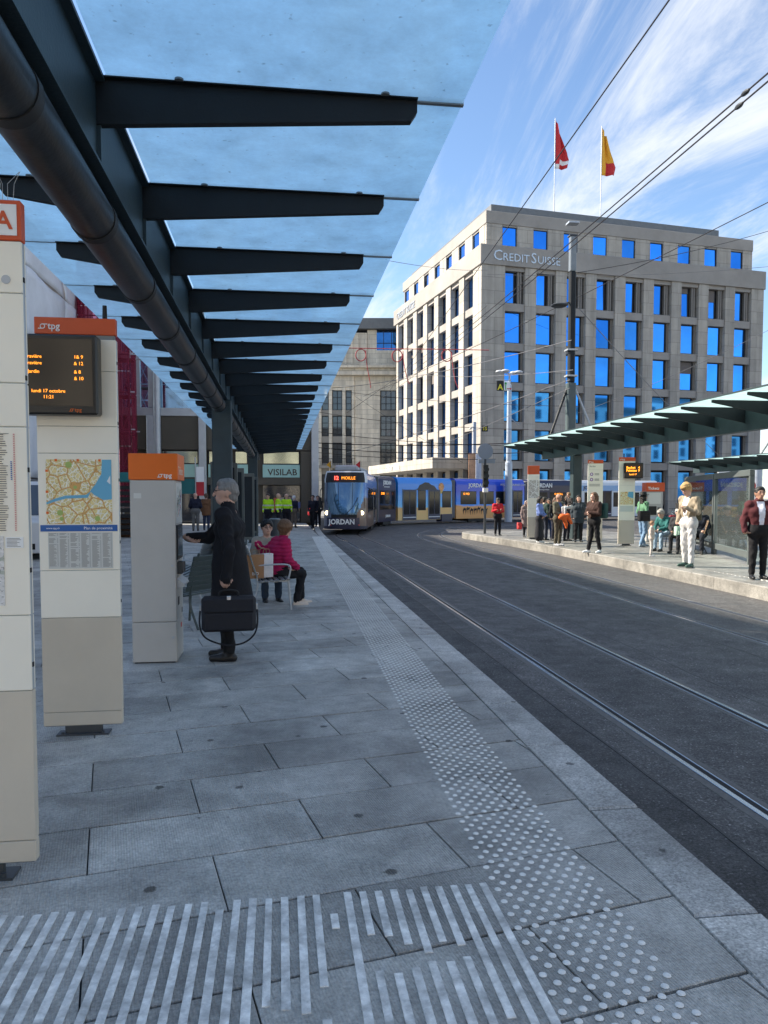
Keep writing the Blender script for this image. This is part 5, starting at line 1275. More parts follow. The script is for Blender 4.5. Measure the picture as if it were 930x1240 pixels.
# ---------------------------------------------------------------- street beyond the island
q = at(889, 634, z=ZR)
bo = thing('bollard', 'yellow and black striped bollard beyond the glass shelter', 'bollard', (q.x, q.y, ZR))
YEL = M('bollard_yellow', (.75,.42,.02), .5, 0, .05)
for k in range(5): MB().path([(0,0,.02+k*.2), (0,0,.02+(k+1)*.2)], .14, 16).build('band', (YEL, BLACK)[k % 2], bo, True)
MB().sph((0,0,1.02), .14, .14, .06, 16, 6).build('cap', YEL, bo, True)
def bicycle(label, loc, rz):
    t = thing('bicycle', label, 'bicycle', loc, rz, 'bicycles parked along the street')
    for x in (-.52, .52):
        w = MB().path([(x+.33*math.cos(a), 0, .34+.33*math.sin(a)) for a in [2*math.pi*k/24 for k in range(25)]], .018, 6, cap=False).build('wheel', BLACK, t, True)
        sp_ = MB()
        for k in range(8): a = math.pi*k/8; sp_.tube((x+.32*math.cos(a), 0, .34+.32*math.sin(a)), (x-.32*math.cos(a), 0, .34-.32*math.sin(a)), .003, n=4)
        sp_.build('spokes', LGREY, w)
    fr = MB()
    for a, b in (((-.52,0,.34),(-.10,0,.32)), ((-.10,0,.32),(-.22,0,.80)), ((-.52,0,.34),(-.2,0,.72)), ((-.2,0,.74),(.36,0,.78)), ((-.10,0,.32),(.38,0,.70)), ((.52,0,.34),(.34,0,.92))): fr.tube(a, b, .017, n=8)
    fr.build('frame', M('bicycle_paint', (.05,.09,.12), .35, .3, .1), t, True)
    MB().sph((-.24,0,.86), .14, .07, .035, 10, 6).build('saddle', BLACK, t, True); MB().tube((.33,-.26,.98), (.33,.26,.98), .014, n=8).tube((.34,0,.9),(.33,0,.98), .014, n=8).build('handlebar', BLACK, t); MB().tube((-.10,-.12,.32),(-.10,.12,.32), .02, n=8).build('crank', DGREY, t)
    return t
for k, (u, v) in enumerate(((882, 634), (872, 636), (818, 634), (828, 635))):
    q = at(u, v, z=ZR); bicycle(('bicycle nearest the striped bollard', 'bicycle second from the striped bollard', 'bicycle behind the red ticket machine', 'bicycle right of the one behind the red ticket machine')[k], (q.x, q.y, ZR), R(70+k*17))
q = at(333, 650, z=0)
bi = thing('litter_bin', 'grey round litter bin near the men in yellow vests', 'bin', (q.x, q.y, 0))
MB().path([(0,0,.02),(0,0,.68)], [.20,.21], 18).build('body', DGREY, bi, True); MB().path([(0,0,.682),(0,0,.72),(0,0,.74)], [.225,.225,.18], 18).build('lid', MGREY, bi, True)
q = at(905, 601, d=45)
sgp = thing('street_sign', 'pale pole with small signs at the right frame edge', 'sign', (q.x, q.y, ZR))
MB().tube((.55, 0, 0), (.55, 0, 3.4), .32, n=16).build('post', M('pale_post', (.45,.50,.55), .5, .1, .05), sgp, True); MB().box(-1.9, -1.2, -.05, .0, 2.6, 3.3).build('plate', WHITE, sgp); MB().tube((-1.55, 0, 0), (-1.55, 0, 3.3), .04, n=8).build('plate_post', LGREY, sgp)
MB().path([(.0,-.35,2.4),(.0,-.31,2.4)], .3, 20).build('round_plate', INKS[4], sgp); MB().box(-.2, .2, -.37, -.352, 2.34, 2.46).build('bar', WHITE, sgp)

# ================================================================ overhead wires
WIRE = M('overhead_wire', (.035,.03,.03), .5, .5, .1); WIREP = M('overhead_stay_wire', (.16,.16,.17), .5, .3, .1)
def wire(label, a, b, r=.014, sag=.15, m=WIRE, extra=()):
    p, q = at(a[0], a[1], d=a[2]), at(b[0], b[1], d=b[2])
    t = thing('overhead_wire', label, 'wire', p, 0, 'wires over the tram stop'); n = 14
    pts = [(p + (q-p)*(i/n) - Vector((0,0,sag*4*(i/n)*(1-i/n)))) - p for i in range(n+1)]
    MB().path(pts, r, 6).build('strand', m, t)
    for f in extra:
        c = (q-p)*f - Vector((0,0,sag*4*f*(1-f))); d = (q-p).normalized()*(.09 if f < .02 else .2)
        MB().path([c-d, c-d*.4, c+d*.4, c+d], [.016,.032,.032,.016], 8).build('insulator', DGREY, t, True)
    return t
wire('dark contact wire slanting from the top edge past the canopy', (816, -8, 9), (470, 475, 62), .011, .1)
wire('upper of the twin wires entering at the upper right corner', (940, 80, 9), (470, 470, 64), .012, .25, extra=(.012,))
wire('lower of the twin wires entering at the upper right corner', (940, 90, 9), (462, 482, 66), .012, .25, extra=(.014,))
wire('wire from the mast to the right frame edge, upper one', (940, 240, 22), (440, 480, 60), .014, .2, extra=(.36,))
wire('wire from right edge passing before the office cornice', (940, 277, 34), (700, 330, 28), .012, .15)
wire('thin span wire from canopy edge to office corner', (395, 300, 30), (590, 327, 66), .014, .3, WIREP)
wire('thin span wire at the level of the office letters', (590, 332, 66), (940, 322, 60), .016, .4, WIREP)
wire('pale stay from mast down to the left street', (692, 412, 27.4), (400, 470, 60), .016, .3, WIREP, extra=(.05,))
wire('pale stay from mast falling left past the lamp', (690, 460, 27.4), (420, 548, 60), .016, .2, WIREP, extra=(.05, .3))
wire('stay from mast right side falling to the right edge', (700, 372, 27.4), (880, 560, 50), .014, .2, WIREP)
wire('cross wire over the tram, highest', (385, 470, 60), (700, 492, 45), .014, .3)
wire('cross wire over the tram, second', (380, 498, 60), (640, 520, 48), .016, .3)
wire('cross wire over the tram, third', (380, 522, 60), (660, 540, 48), .02, .3)
wire('cross wire over the tram, fourth', (375, 536, 58), (760, 528, 45), .03, .35)
wire('cross wire over the tram, fifth', (375, 541, 58), (640, 548, 48), .025, .25)
wire('cross wire over the tram, lowest', (375, 547, 58), (600, 556, 48), .018, .2)
wire('diagonal feeder wire before the old building', (420, 500, 60), (590, 370, 55), .014, .2)
wire('diagonal feeder wire crossing the old building low', (430, 480, 62), (560, 560, 55), .012, .1)
wire('long wire behind the island canopy', (700, 500, 60), (940, 395, 55), .016, .3, WIREP)
wire('low wire behind the island canopy', (630, 520, 60), (940, 512, 55), .016, .3, WIREP)
wire('wire from lamp post to mast at board height', (500, 452, 60), (694, 448, 27.4), .012, .25, WIREP)
wire('wire beside the stays running to the island', (480, 560, 58), (690, 470, 27.4), .012, .1, WIREP)
# red rope decoration with loops
rope = thing('rope_decoration', 'red rope with hanging loops strung across the street', 'decoration', at(425, 421, d=60))
REDR = M('red_rope', (.40,.05,.05), .6, 0, .4, 6); o0 = at(425, 421, d=60)
rp = lambda u, v: at(u, v, d=60) - o0
MB().path([rp(388, 420), rp(425, 421.5), rp(480, 422.5), rp(540, 423), rp(592, 424)], .032, 6).build('rope', REDR, rope)
for u, v, tail in ((437, 430, [(443, 424), (444, 440), (448, 462), (449, 470)]), (481, 431, [(488, 425), (489, 440), (493, 458), (496, 465)]), (541, 430.5, [(547, 426), (548, 440), (551, 460), (555, 470)])):
    MB().path([rp(u+6.2*math.cos(a), v+7.2*math.sin(a)) for a in [2*math.pi*k/22 for k in range(23)]], .042, 6, cap=False).build('loop', REDR, rope, True)
    MB().path(smooth_path([rp(*q) for q in tail], 4), .032, 6).build('tail', REDR, rope, True)
# ================================================================ people: one continuous surface each, grown from a distance field
def surface(prims, h, floor=None, cut=None):
    """prims: (a, b, ra, rb, label, k, squash) tapered capsules blended into one skin"""
    P0 = np.array([np.minimum(p[0], p[1]) - max(p[2], p[3]) for p in prims]).min(0) - 3*h
    P1 = np.array([np.maximum(p[0], p[1]) + max(p[2], p[3]) for p in prims]).max(0) + 3*h
    n = np.ceil((P1-P0)/h).astype(int)+1
    F = np.full(n, .5); D = np.full(n, .5); Lb = np.zeros(n, np.int8)
    ax = [P0[i] + h*np.arange(n[i]) for i in range(3)]
    for a, b, ra, rb, lab, k, fx in prims:
        a = np.asarray(a, float); b = np.asarray(b, float); rm = max(ra, rb) + k + 2*h
        lo = np.clip(((np.minimum(a, b)-rm-P0)/h).astype(int), 0, n-1); hi = np.clip(((np.maximum(a, b)+rm-P0)/h).astype(int)+2, 1, n)
        sl = tuple(slice(lo[i], hi[i]) for i in range(3))
        X, Y, Z = np.meshgrid(ax[0][sl[0]], ax[1][sl[1]], ax[2][sl[2]], indexing='ij')
        d = b-a; L2 = max(d@d, 1e-9); px, py, pz = X-a[0], Y-a[1], Z-a[2]
        t = np.clip((px*d[0]+py*d[1]+pz*d[2])/L2, 0, 1)
        q = np.sqrt((px-t*d[0])**2+(py-t*d[1])**2+(pz-t*d[2])**2) - (ra+(rb-ra)*t)
        if isinstance(fx, float): q = np.maximum(q, fx-Z)
        elif fx: q = q + fx(X, Y, Z)
        f = F[sl]; hh = np.clip(.5+.5*(f-q)/k, 0, 1); F[sl] = f*(1-hh)+q*hh-k*hh*(1-hh)
        m = q < D[sl]; D[sl] = np.where(m, q, D[sl]); Lb[sl] = np.where(m, lab, Lb[sl])
    if cut is not None:
        X, Y, Z = np.meshgrid(*ax, indexing='ij'); F = np.maximum(F, cut(X, Y, Z))
    if floor is not None: F = np.maximum(F, (floor-ax[2])[None, None, :])
    # surface nets
    s = F < 0; c = s[:-1,:-1,:-1].astype(np.int8)
    tot = np.zeros(tuple(n-1), np.int8)
    for i in (0,1):
        for j in (0,1):
            for k_ in (0,1): tot += s[i:n[0]-1+i, j:n[1]-1+j, k_:n[2]-1+k_]
    act = (tot > 0) & (tot < 8); ids = np.argwhere(act); idx = -np.ones(act.shape, int); idx[act] = np.arange(len(ids))
    acc = np.zeros((len(ids), 3)); cnt = np.zeros(len(ids))
    I, J, K = ids.T
    corners = [(0,0,0),(1,0,0),(0,1,0),(1,1,0),(0,0,1),(1,0,1),(0,1,1),(1,1,1)]
    val = [F[I+a, J+b, K+c_] for a, b, c_ in corners]
    for i in range(8):
        for j in range(i+1, 8):
            df = [corners[j][q]-corners[i][q] for q in range(3)]
            if sum(map(abs, df)) != 1: continue
            va, vb = val[i], val[j]; m = (va < 0) != (vb < 0); t = np.where(m, va/np.where(m, va-vb, 1), 0)
            for q in range(3): acc[:, q] += np.where(m, corners[i][q]+t*df[q], 0)
            cnt += m
    V = P0 + h*(ids + acc/np.maximum(cnt, 1)[:, None]); vl = Lb[I, J, K]
    Q = []
    for axn in range(3):
        o = [0,0,0]; o[axn] = 1
        A = s[:n[0]-o[0], :n[1]-o[1], :n[2]-o[2]]; B = s[o[0]:, o[1]:, o[2]:]
        e = np.argwhere(A != B); u, w = [(1,2),(2,0),(0,1)][axn]
        e = e[(e[:, u] > 0) & (e[:, w] > 0)]
        ok = np.ones(len(e), bool)
        for q in range(3): ok &= e[:, q] < n[q]-1
        e = e[ok]; ins = A[tuple(e.T)]
        du = np.zeros(3, int); du[u] = 1; dw = np.zeros(3, int); dw[w] = 1
        q4 = [idx[tuple((e-x).T)] for x in (du*0, du, du+dw, dw)]; q4 = np.stack(q4, 1)
        q4[~ins] = q4[~ins][:, ::-1]; Q.append(q4)
    Q = np.concatenate(Q); fl = vl[Q[:, 0]]
    return V, Q, fl
def to_mesh(name, V, Q, fl, mats, relax=1):
    for _ in range(relax):
        S = np.zeros_like(V); c = np.zeros(len(V))
        for a, b in ((0,1),(1,2),(2,3),(3,0)):
            np.add.at(S, Q[:, a], V[Q[:, b]]); np.add.at(c, Q[:, a], 1); np.add.at(S, Q[:, b], V[Q[:, a]]); np.add.at(c, Q[:, b], 1)
        V = V*.45 + .55*S/np.maximum(c, 1)[:, None]
    me = bpy.data.meshes.new(name); me.vertices.add(len(V)); me.vertices.foreach_set('co', V.astype(np.float32).ravel())
    me.loops.add(len(Q)*4); me.loops.foreach_set('vertex_index', Q.astype(np.int32).ravel())
    me.polygons.add(len(Q)); me.polygons.foreach_set('loop_start', np.arange(0, len(Q)*4, 4, dtype=np.int32))
    for m in mats: me.materials.append(m)
    me.update(calc_edges=True); me.validate()
    if len(me.polygons) == len(Q): me.polygons.foreach_set('material_index', fl.astype(np.int32))
    me.polygons.foreach_set('use_smooth', [True]*len(me.polygons)); me.update(); return me
def cloth(c, rough=.85, var=.15):
    k = 'cloth_%03d_%03d_%03d' % tuple(int(q*999) for q in c)
    return M(k, c, rough, 0, var, 9, .5, 26, .25, space='obj')
HAIRM = {}
def hairm(c):
    k = 'hair_%03d_%03d_%03d' % tuple(int(q*999) for q in c)
    return M(k, c, .55, 0, .35, 60, .8, 120, .4, aniso=(1,1,.15), space='obj')
SHOEK, TOP, LEG, SKIN, SHOE, INNER, SOLE = 0, 0, 1, 2, 3, 4, 5
def person(label, pos, heading, H, top, legs, shoe=(.02,.02,.02), skin=0, hair=(.03,.02,.015), style='short', pose=None, inner=None, coat=0, coat_r=.20, skirt=None, h=.013, seated=False, bulk=0., look=0, nod=0, quilt=False, sleeve=True, collar=False, glasses=False, group=None, fingers=False, beard=None, vest=None):
    s = H/1.75; t = thing('person', label, 'person', pos, -R(heading), group)
    J = dict(pel=(0,0,.95), che=(0,.01,1.27), nk=(0,0,1.46), hd=(0,.03,1.615), hl=(-.088,0,.90), hr=(.088,0,.90), kl=(-.095,.02,.50), kr=(.095,.02,.50), al=(-.10,-.02,.085), ar=(.10,-.02,.085),
             el=(-.235,-.03,1.13), er=(.235,-.03,1.13), wl=(-.235,.04,.885), wr=(.235,.04,.885), tl=(-.125,.15,.035), tr=(.125,.15,.035), sl=(-.175,0,1.405), sr=(.175,0,1.405))
    if seated: J.update(pel=(0,0,.56), che=(0,.03,.87), nk=(0,.05,1.06), hd=(0,.10,1.205), hl=(-.09,.02,.545), hr=(.09,.02,.545), kl=(-.11,.43,.50), kr=(.11,.43,.50), al=(-.11,.44,.085), ar=(.11,.44,.085), tl=(-.13,.61,.035), tr=(.13,.61,.035),
             el=(-.25,.06,.76), er=(.25,.06,.76), wl=(-.13,.28,.64), wr=(.13,.28,.64), sl=(-.175,.04,1.0), sr=(.175,.04,1.0))
    J.update(pose or {}); J = {k: np.array(v, float)*s for k, v in J.items()}
    g = bulk; pr = []
    def add(a, b, ra, rb, lab, k=.03, fx=None): pr.append((np.array(a, float), np.array(b, float), ra*s, rb*s, lab, k*s, fx))
    X = np.array([1,0,0.])*s
    qf = (lambda x, y, z: .006*np.cos(z/s*2*math.pi/.058)) if quilt else None
    wk = lambda x, y, z: (.0042*np.sin(z/s*46+5*np.sin(x/s*19+y/s*15))+.0028*np.sin(x/s*57+z/s*29+y/s*33))*s
    if qf is None: qf = wk
    TL = TOP; IN = INNER if inner else TOP
    # trunk
    add(J['hl'], J['hr'], .112+g*.6, .112+g*.6, LEG if not coat else TL, .04)
    wa = (J['pel']*.45+J['che']*.55)
    add(J['pel']-X*.055, J['pel']+X*.055, .112+g, .112+g, LEG if not coat and not quilt else TL, .05, qf)
    add(wa-X*.05, wa+X*.05, .112+g, .112+g, TL, .05, qf)
    add(J['che']-X*.085, J['che']+X*.085, .118+g, .118+g, TL, .05, qf)
    add(J['sl'], J['sr'], .072+g*.4, .072+g*.4, TL, .05, qf)
    add(J['che'], J['nk']-np.array([0,0,.06*s]), .11+g*.5, .065, TL, .05)
    if inner: # open jacket: shirt front stands proud of the chest
        pass
    hv = J['hd']-J['nk']
    add(J['nk']-hv*.25, J['nk']+hv*.6, .056, .052, SKIN, .025)
    if collar: add(J['nk']-[.03*s,0,.0], J['nk']+[.03*s,.01*s,.015*s], .066, .066, TL, .02)
    # head
    ly, nd = R(look), R(nod)
    fwd = np.array([math.sin(ly)*math.cos(nd), math.cos(ly)*math.cos(nd), -math.sin(nd)]); rt = np.array([math.cos(ly), -math.sin(ly), 0]); up = np.cross(rt, fwd); hd = J['hd']
    hp = lambda r, f, u: hd + (rt*r + fwd*f + up*u)*s
    add(hp(0,-.018,.035), hp(0,-.005,.03), .094, .088, SKIN, .02); add(hp(0,.02,-.0), hp(0,.042,-.065), .072, .046, SKIN, .03)
    add(hp(0,-.03,.0), hp(0,-.03,-.06), .07, .06, SKIN, .03)
    add(hp(0,.096,.012), hp(0,.112,-.022), .010, .0145, SKIN, .012)
    for q in (-1, 1): add(hp(q*.083,-.012,.012), hp(q*.080,-.008,-.025), .018, .013, SKIN, .008); add(hp(q*.034,.072,.032), hp(q*.02,.08,.03), .016, .014, SKIN, .012)
    add(hp(-.018,.083,-.047), hp(.018,.083,-.047), .011, .011, SKIN, .01)
    # arms and hands
    for sd in 'lr':
        S_, E_, W_2 = J['s'+sd], J['e'+sd], J['w'+sd]
        add(S_, E_, .066+g*.5, .052+g*.4, TL, .03, qf); mid = E_+(W_2-E_)*(.85 if sleeve else .1)
        add(E_, mid if sleeve else E_+(W_2-E_)*.12, .051+g*.4, .041+g*.35 if sleeve else .048, TL, .02, qf)
        add(mid, W_2, .034, .028, SKIN, .012)
        hdv = J.get('h'+sd); 
        d = (W_2-E_)/np.linalg.norm(W_2-E_) if hdv is None else (hdv-W_2)/max(np.linalg.norm(hdv-W_2), 1e-6)
        sdv = np.cross(d, [0,0,1.]); sdv = np.array([0,1.,0]) if np.linalg.norm(sdv) < .3 else sdv/np.linalg.norm(sdv)
        if np.linalg.norm(np.cross(d, [0,0,1.])) < .5: sdv = np.array([0,1.,0])
        nrm = np.cross(d, sdv)
        if sd == 'l': nrm = -nrm if nrm[0] < 0 else nrm
        else: nrm = -nrm if nrm[0] > 0 else nrm
        pc = W_2 + d*.045*s
        for q in (-.022, 0, .022): add(W_2+d*.01*s+sdv*q*.7*s, W_2+d*.085*s+sdv*q*1.15*s, .0165, .0145, SKIN, .012)
        for q, ln in ((-.030,.058), (-.010,.074), (.010,.080), (.030,.070)):
            r0 = W_2+d*.085*s+sdv*q*s; k1 = r0+d*ln*.5*s+nrm*.012*s; k2 = k1+d*ln*.32*s+nrm*.026*s
            add(r0, k1, .0098, .0090, SKIN, .004); add(k1, k2, .0090, .0078, SKIN, .004)
        r0 = W_2+d*.028*s+sdv*.026*s; k1 = r0+sdv*.032*s+d*.03*s+nrm*.008*s; add(r0, k1, .0135, .011, SKIN, .008); add(k1, k1+d*.032*s+nrm*.008*s, .011, .009, SKIN, .005)
    # legs and feet
    for sd in 'lr':
        add(J['h'+sd], J['k'+sd], .098, .070, LEG, .03, wk); add(J['k'+sd], J['a'+sd]+[0,0,.03*s], .068, .056, LEG, .02, wk)
        a_, to = J['a'+sd], J['t'+sd]; fd = (to-a_)*[1,1,0]; fd = fd/max(np.linalg.norm(fd), 1e-6)
        he = a_*[1,1,0]+[0,0,.035*s]-fd*.035*s
        add(a_+[0,0,.02*s], a_, .046, .044, SHOE, .01); add(he, he+fd*.10*s, .041, .044, SHOE, .02); add(he+fd*.10*s, he+fd*.20*s-[0,0,.005*s], .044, .034, SHOE, .02)
        if sd == 'l': pass
    if coat:   # long skirts of a coat, down to height coat
        z1 = coat*s; b = J['pel']*[1,1,0]
        for q in (-.085, .085): add(J['pel']+X*q*.75+[0,0,.12*s], b+X*q+[0,-.015*s,z1-.12*s], .118+g, coat_r*.68, TL, .05, float(z1))
        add(J['pel']+[0,-.02*s,.1*s], b+[0,-.05*s,z1-.12*s], .12+g, coat_r*.78, TL, .05, float(z1))
    if skirt:
        z1 = skirt*s; b = J['pel']*[1,1,0]
        for q in (-.08, .08): add(J['pel']+X*q*.5, b+X*q*1.3+[0,0,z1+.14*s], .11, .15, LEG, .05)
    cutf = None
    if coat: cutf = None
    V, Q, fl = surface(pr, h, floor=.002)
    if vest is not None:
        vz = V[Q].mean(1)[:, 2]/s; fl = np.where((fl == TL) & ((abs(vz-1.02) < .028) | (abs(vz-1.20) < .028)), INNER, fl)
    if inner and not seated:   # open jacket front: shirt shows between the lapels
        c = V[Q].mean(1)/s; zr = np.clip((c[:, 2]-.98)/.45, 0, 1); w = .035+.035*zr
        fl = np.where((fl == TL) & (np.abs(c[:, 0]) < w) & (c[:, 1] > .05) & (c[:, 2] < 1.47) & (c[:, 2] > .93), INNER, fl)
    mats = [cloth(top), cloth(legs), SKINS[skin], M('shoe_%03d_%03d_%03d' % tuple(int(q*999) for q in shoe), shoe, .4, 0, .1), cloth(inner or vest or top), BLACK]
    to = link('body', to_mesh('body', V, Q, fl, mats), t)
    # face
    for q in (-1, 1):
        e = hp(q*.033, .0835, .022); MB().sph(e, .0125*s, .0125*s, .009*s, 8, 6).build('eye', M('eye_dark', (.05,.035,.03), .2), t, True)
        b0, b1 = hp(q*.018,.096,.045), hp(q*.05,.082,.047); MB().path([b0, (b0+b1)/2+up*.004*s, b1], .0045*s, 5).build('eyebrow', hairm(hair), t)
    MB().path([hp(-.022,.0905,-.047), hp(0,.096,-.046), hp(.022,.0905,-.047)], .0042*s, 5).build('mouth', M('lip', (.30,.11,.09), .5), t)
    if glasses:
        gm = MB()
        for q in (-1, 1):
            c0 = hp(q*.034, .106, .022); gm.path([c0+(rt*math.cos(a)*.024+up*math.sin(a)*.018)*s for a in [2*math.pi*k/14 for k in range(15)]], .0025*s, 5, cap=False); gm.tube(hp(q*.058,.10,.026), hp(q*.088,-.01,.024), .0025*s, n=5)
        gm.build('glasses', BLACK, t)
    # hair
    if style != 'bald':
        hr = []
        def ha(a, b, ra, rb, k=.02): hr.append((a, b, ra*s, rb*s, 0, k*s, (lambda x, y, z: .0035*np.sin(x*150+z*60)*np.sin(y*130+1)+.003*np.sin(z*90+x*40))))
        ha(hp(0,-.024,.045), hp(0,-.008,.045), .099, .095)
        ha(hp(-.03,.04,.100), hp(.03,.04,.100), .030, .030)
        ha(hp(0,-.05,.0), hp(0,-.05,-.04), .082, .068)
        if style == 'full':
            ha(hp(0,-.02,.06), hp(0,.02,.075), .108, .085); ha(hp(0,.03,.105), hp(.02,.075,.095), .038, .028)
        if style == 'curly': ha(hp(0,-.02,.055), hp(0,0,.05), .118, .112)
        if style == 'long':
            for q in (-.05, 0, .05): ha(hp(q,-.06,.0), hp(q*1.2,-.075,-.20), .065, .045)
            for q in (-1, 1): ha(hp(q*.075,-.015,.03), hp(q*.085,.0,-.14), .034, .028)
        if style == 'very_long':
            for q in (-.05, 0, .05): ha(hp(q,-.06,.0), hp(q*1.1,-.11,-.38), .065, .04)
            for q in (-1, 1): ha(hp(q*.075,-.015,.03), hp(q*.09,-.02,-.18), .034, .028)
        if style == 'bun': ha(hp(0,-.12,.05), hp(0,-.13,.04), .05, .045)
        if style == 'hood':
            for q in (-1, 1): ha(hp(q*.06,-.02,.03), hp(q*.07,-.01,-.13), .055, .05)
        fc = hp(0, .105, -.035); rr = .088*s
        low = -.085 if style in ('short','full','bun','curly') else -2
        def cutter(x, y, z):
            d = np.stack([x-hd[0], y-hd[1], z-hd[2]], -1)/s; f_, u_, r_ = d@fwd, d@up, d@rt
            face = .096 - np.sqrt(((r_)/.80)**2 + ((f_-.10)/.95)**2 + ((u_+.03)/1.15)**2)
            out = face
            if low > -1:
                out = np.maximum(out, np.where(f_ > -.015, -.015-u_+.03*0, -1)); out = np.maximum(out, low-u_)
            return out*s*.8
        V, Q, fl = surface(hr, max(h*.75, .009), cut=cutter)
        if len(V): link('hair', to_mesh('hair', V, Q, fl, [hairm(hair)]), t)
    return t
def spot(u, v, z): q = at(u, v, z=z); return (q.x, q.y, z)
ARMS_PHONE = dict(el=(-.24,.02,1.13), wl=(-.07,.27,1.22), hl_=0, er=(.24,.02,1.13), wr=(.09,.25,1.20))
ARMS_PHONE.pop('hl_')
def bag(label, loc, rz, w, d, hh, c, strap=None, cat='bag', name='bag'):
    t = thing(name, label, cat, loc, rz); m = cloth(c, .6)
    MB().box(-w/2, w/2, -d/2, d/2, 0, hh, c=min(d, hh)*.18).build('body', m, t, True)
    MB().box(-w*.36, w*.36, -d/2-.03, -d/2+.002, hh*.1, hh*.55, c=.012).build('pocket', m, t, True)
    if strap: MB().path(smooth_path([Vector(q) for q in strap], 5), .011, 6).build('strap', m, t, True)
    return t

# ---- man at the ticket machine
MAN = (-.50, 7.70, 0)
person('grey haired man in long black overcoat using the ticket machine', MAN, 282, 1.79, (.010,.010,.013), (.011,.011,.013), (.015,.013,.012), 0, (.20,.19,.18), 'short',
       dict(er=(.21,.26,1.17), wr=(.12,.47,1.185), hr_=0) | dict(el=(-.25,-.07,1.07), wl=(-.255,-.03,.765), sl=(-.19,0,1.405), sr=(.19,.03,1.40), che=(0,-.01,1.27), tl=(-.11,.16,.035), al=(-.09,-.02,.085), ar=(.10,.06,.085), tr=(.13,.23,.035), kr=(.09,.06,.5)), coat=.60, coat_r=.26, h=.0085, bulk=.012, collar=True, glasses=True, look=-18)
br = thing('briefcase', 'black fabric briefcase with shoulder strap in the overcoat man\'s hand', 'briefcase', (-.49, 7.43, .335), R(4))
BF = M('ballistic_nylon', (.012,.012,.017), .7, 0, .15, 20, .4, 300)
MB().box(-.255, .255, -.075, .075, 0, .335, c=.03).build('body', BF, br, True); MB().box(-.235, .235, -.088, -.074, .19, .315, c=.006).build('flap', BF, br, True); MB().box(-.225, .225, -.092, -.074, .02, .18, c=.008).build('pocket', BF, br, True)
MB().path(smooth_path([(-.09, 0, .33), (-.08, 0, .375), (0, 0, .392), (.08, 0, .375), (.09, 0, .33)], 5), .011, 8).build('handle', BLACK, br, True)
MB().box(-.02, .02, -.095, -.085, .305, .345, c=.004).build('clasp', M('clasp_steel', (.6,.6,.62), .25, .9, 0), br)
for x in (-.262, .262): MB().box(x-.012, x+.012, -.02, .02, .20, .26, c=.004).build('strap_ring', LGREY, br)
MB().path(smooth_path([(-.265, 0, .22), (-.272, -.02, .06), (-.225, -.03, -.05), (-.10, -.03, -.115), (.02, -.03, -.135), (.14, -.03, -.115), (.235, -.03, -.04), (.268, -.02, .07), (.265, 0, .22)], 5), .009, 6).build('strap', BF, br, True)

# ---- women on the near bench
person('woman in magenta quilted jacket sitting on the near bench', (-.06, 11.46, -.03), 70, 1.66, (.36,.012,.075), (.013,.013,.016), (.60,.50,.42), 0, (.13,.065,.03), 'curly',
       dict(pel=(0,0,.58), che=(0,.06,.88), nk=(0,.11,1.07), hd=(0,.16,1.215), sl=(-.18,.08,1.02), sr=(.18,.08,1.02), el=(-.30,-.10,.83), wl=(-.27,-.22,1.02), er=(.26,.10,.76), wr=(.16,.30,.62), kr=(.08,.40,.52), ar=(.10,.30,.085), tr=(.12,.46,.035), kl=(-.10,.44,.54), al=(-.12,.46,.085), tl=(-.13,.62,.035)),
       seated=True, quilt=True, bulk=.045, h=.011, look=-35, collar=True)
person('dark haired person with glasses sitting beyond the magenta jacket', (-.22, 12.35, -.03), 168, 1.66, (.30,.28,.24), (.03,.045,.07), (.02,.02,.02), 0, (.008,.008,.01), 'full', seated=True, glasses=True, pose=dict(el=(-.26,.10,.80), wl=(-.20,.30,.98)))
for k, (x, y, c, lb) in enumerate(((-.36, 10.98, (.33,.17,.08), 'brown paper shopping bag standing on the near bench'), (-.22, 11.12, (.72,.70,.70), 'white shopping bag behind the brown one on the bench'))):
    t = thing('shopping_bag', lb, 'bag', (x, y, .462), R(12+k*10)); w = .12 - k*.02
    MB().prism([(-w, -.07, 0), (w, -.07, 0), (w*1.05, -.07, .34), (-w*1.05, -.07, .33)], (0, .14, 0)).build('body', M('bag_paper_%d' % k, c, .7, 0, .12, 8, .5, 20), t, bev=.004)
    for yy in (-.072, .072): MB().path(smooth_path([(-.05, yy, .33), (-.04, yy, .40), (.04, yy, .40), (.05, yy, .33)], 4), .004, 5).build('handle', M('bag_cord', (.3,.2,.12), .8), t)
    if k == 0: text('lettering', 'BIO', .06, WHITE, t, (-.05, -.074, .05), ext=.001)

# ---- people up the left platform
HV = (.42,.72,.02)
person('man in yellow vest seen from the side near the bin', spot(337, 643, 0), 100, 1.76, HV, (.012,.012,.018), hair=(.05,.04,.03), style='bald', vest=(.6,.62,.6), bulk=.02, h=.02)
person('man in yellow vest seen from behind, right of the other vest', spot(347, 642, 0), 10, 1.74, HV, (.012,.012,.018), hair=(.06,.04,.03), style='bald', vest=(.6,.62,.6), bulk=.02, h=.02)
person('man in yellow vest standing behind the far windbreak frame', spot(325, 643, 0), 200, 1.74, HV, (.012,.012,.018), style='short', vest=(.6,.62,.6), bulk=.02, h=.022)
person('person in dark blue jacket and white cap before the shop', spot(356, 639, 0), 30, 1.66, (.015,.02,.04), (.14,.11,.09), hair=(.6,.6,.6), style='short', h=.022)
person('person in black jacket between the yellow vests', spot(351.5, 638, 0), 200, 1.66, (.012,.012,.016), (.015,.015,.02), h=.022)
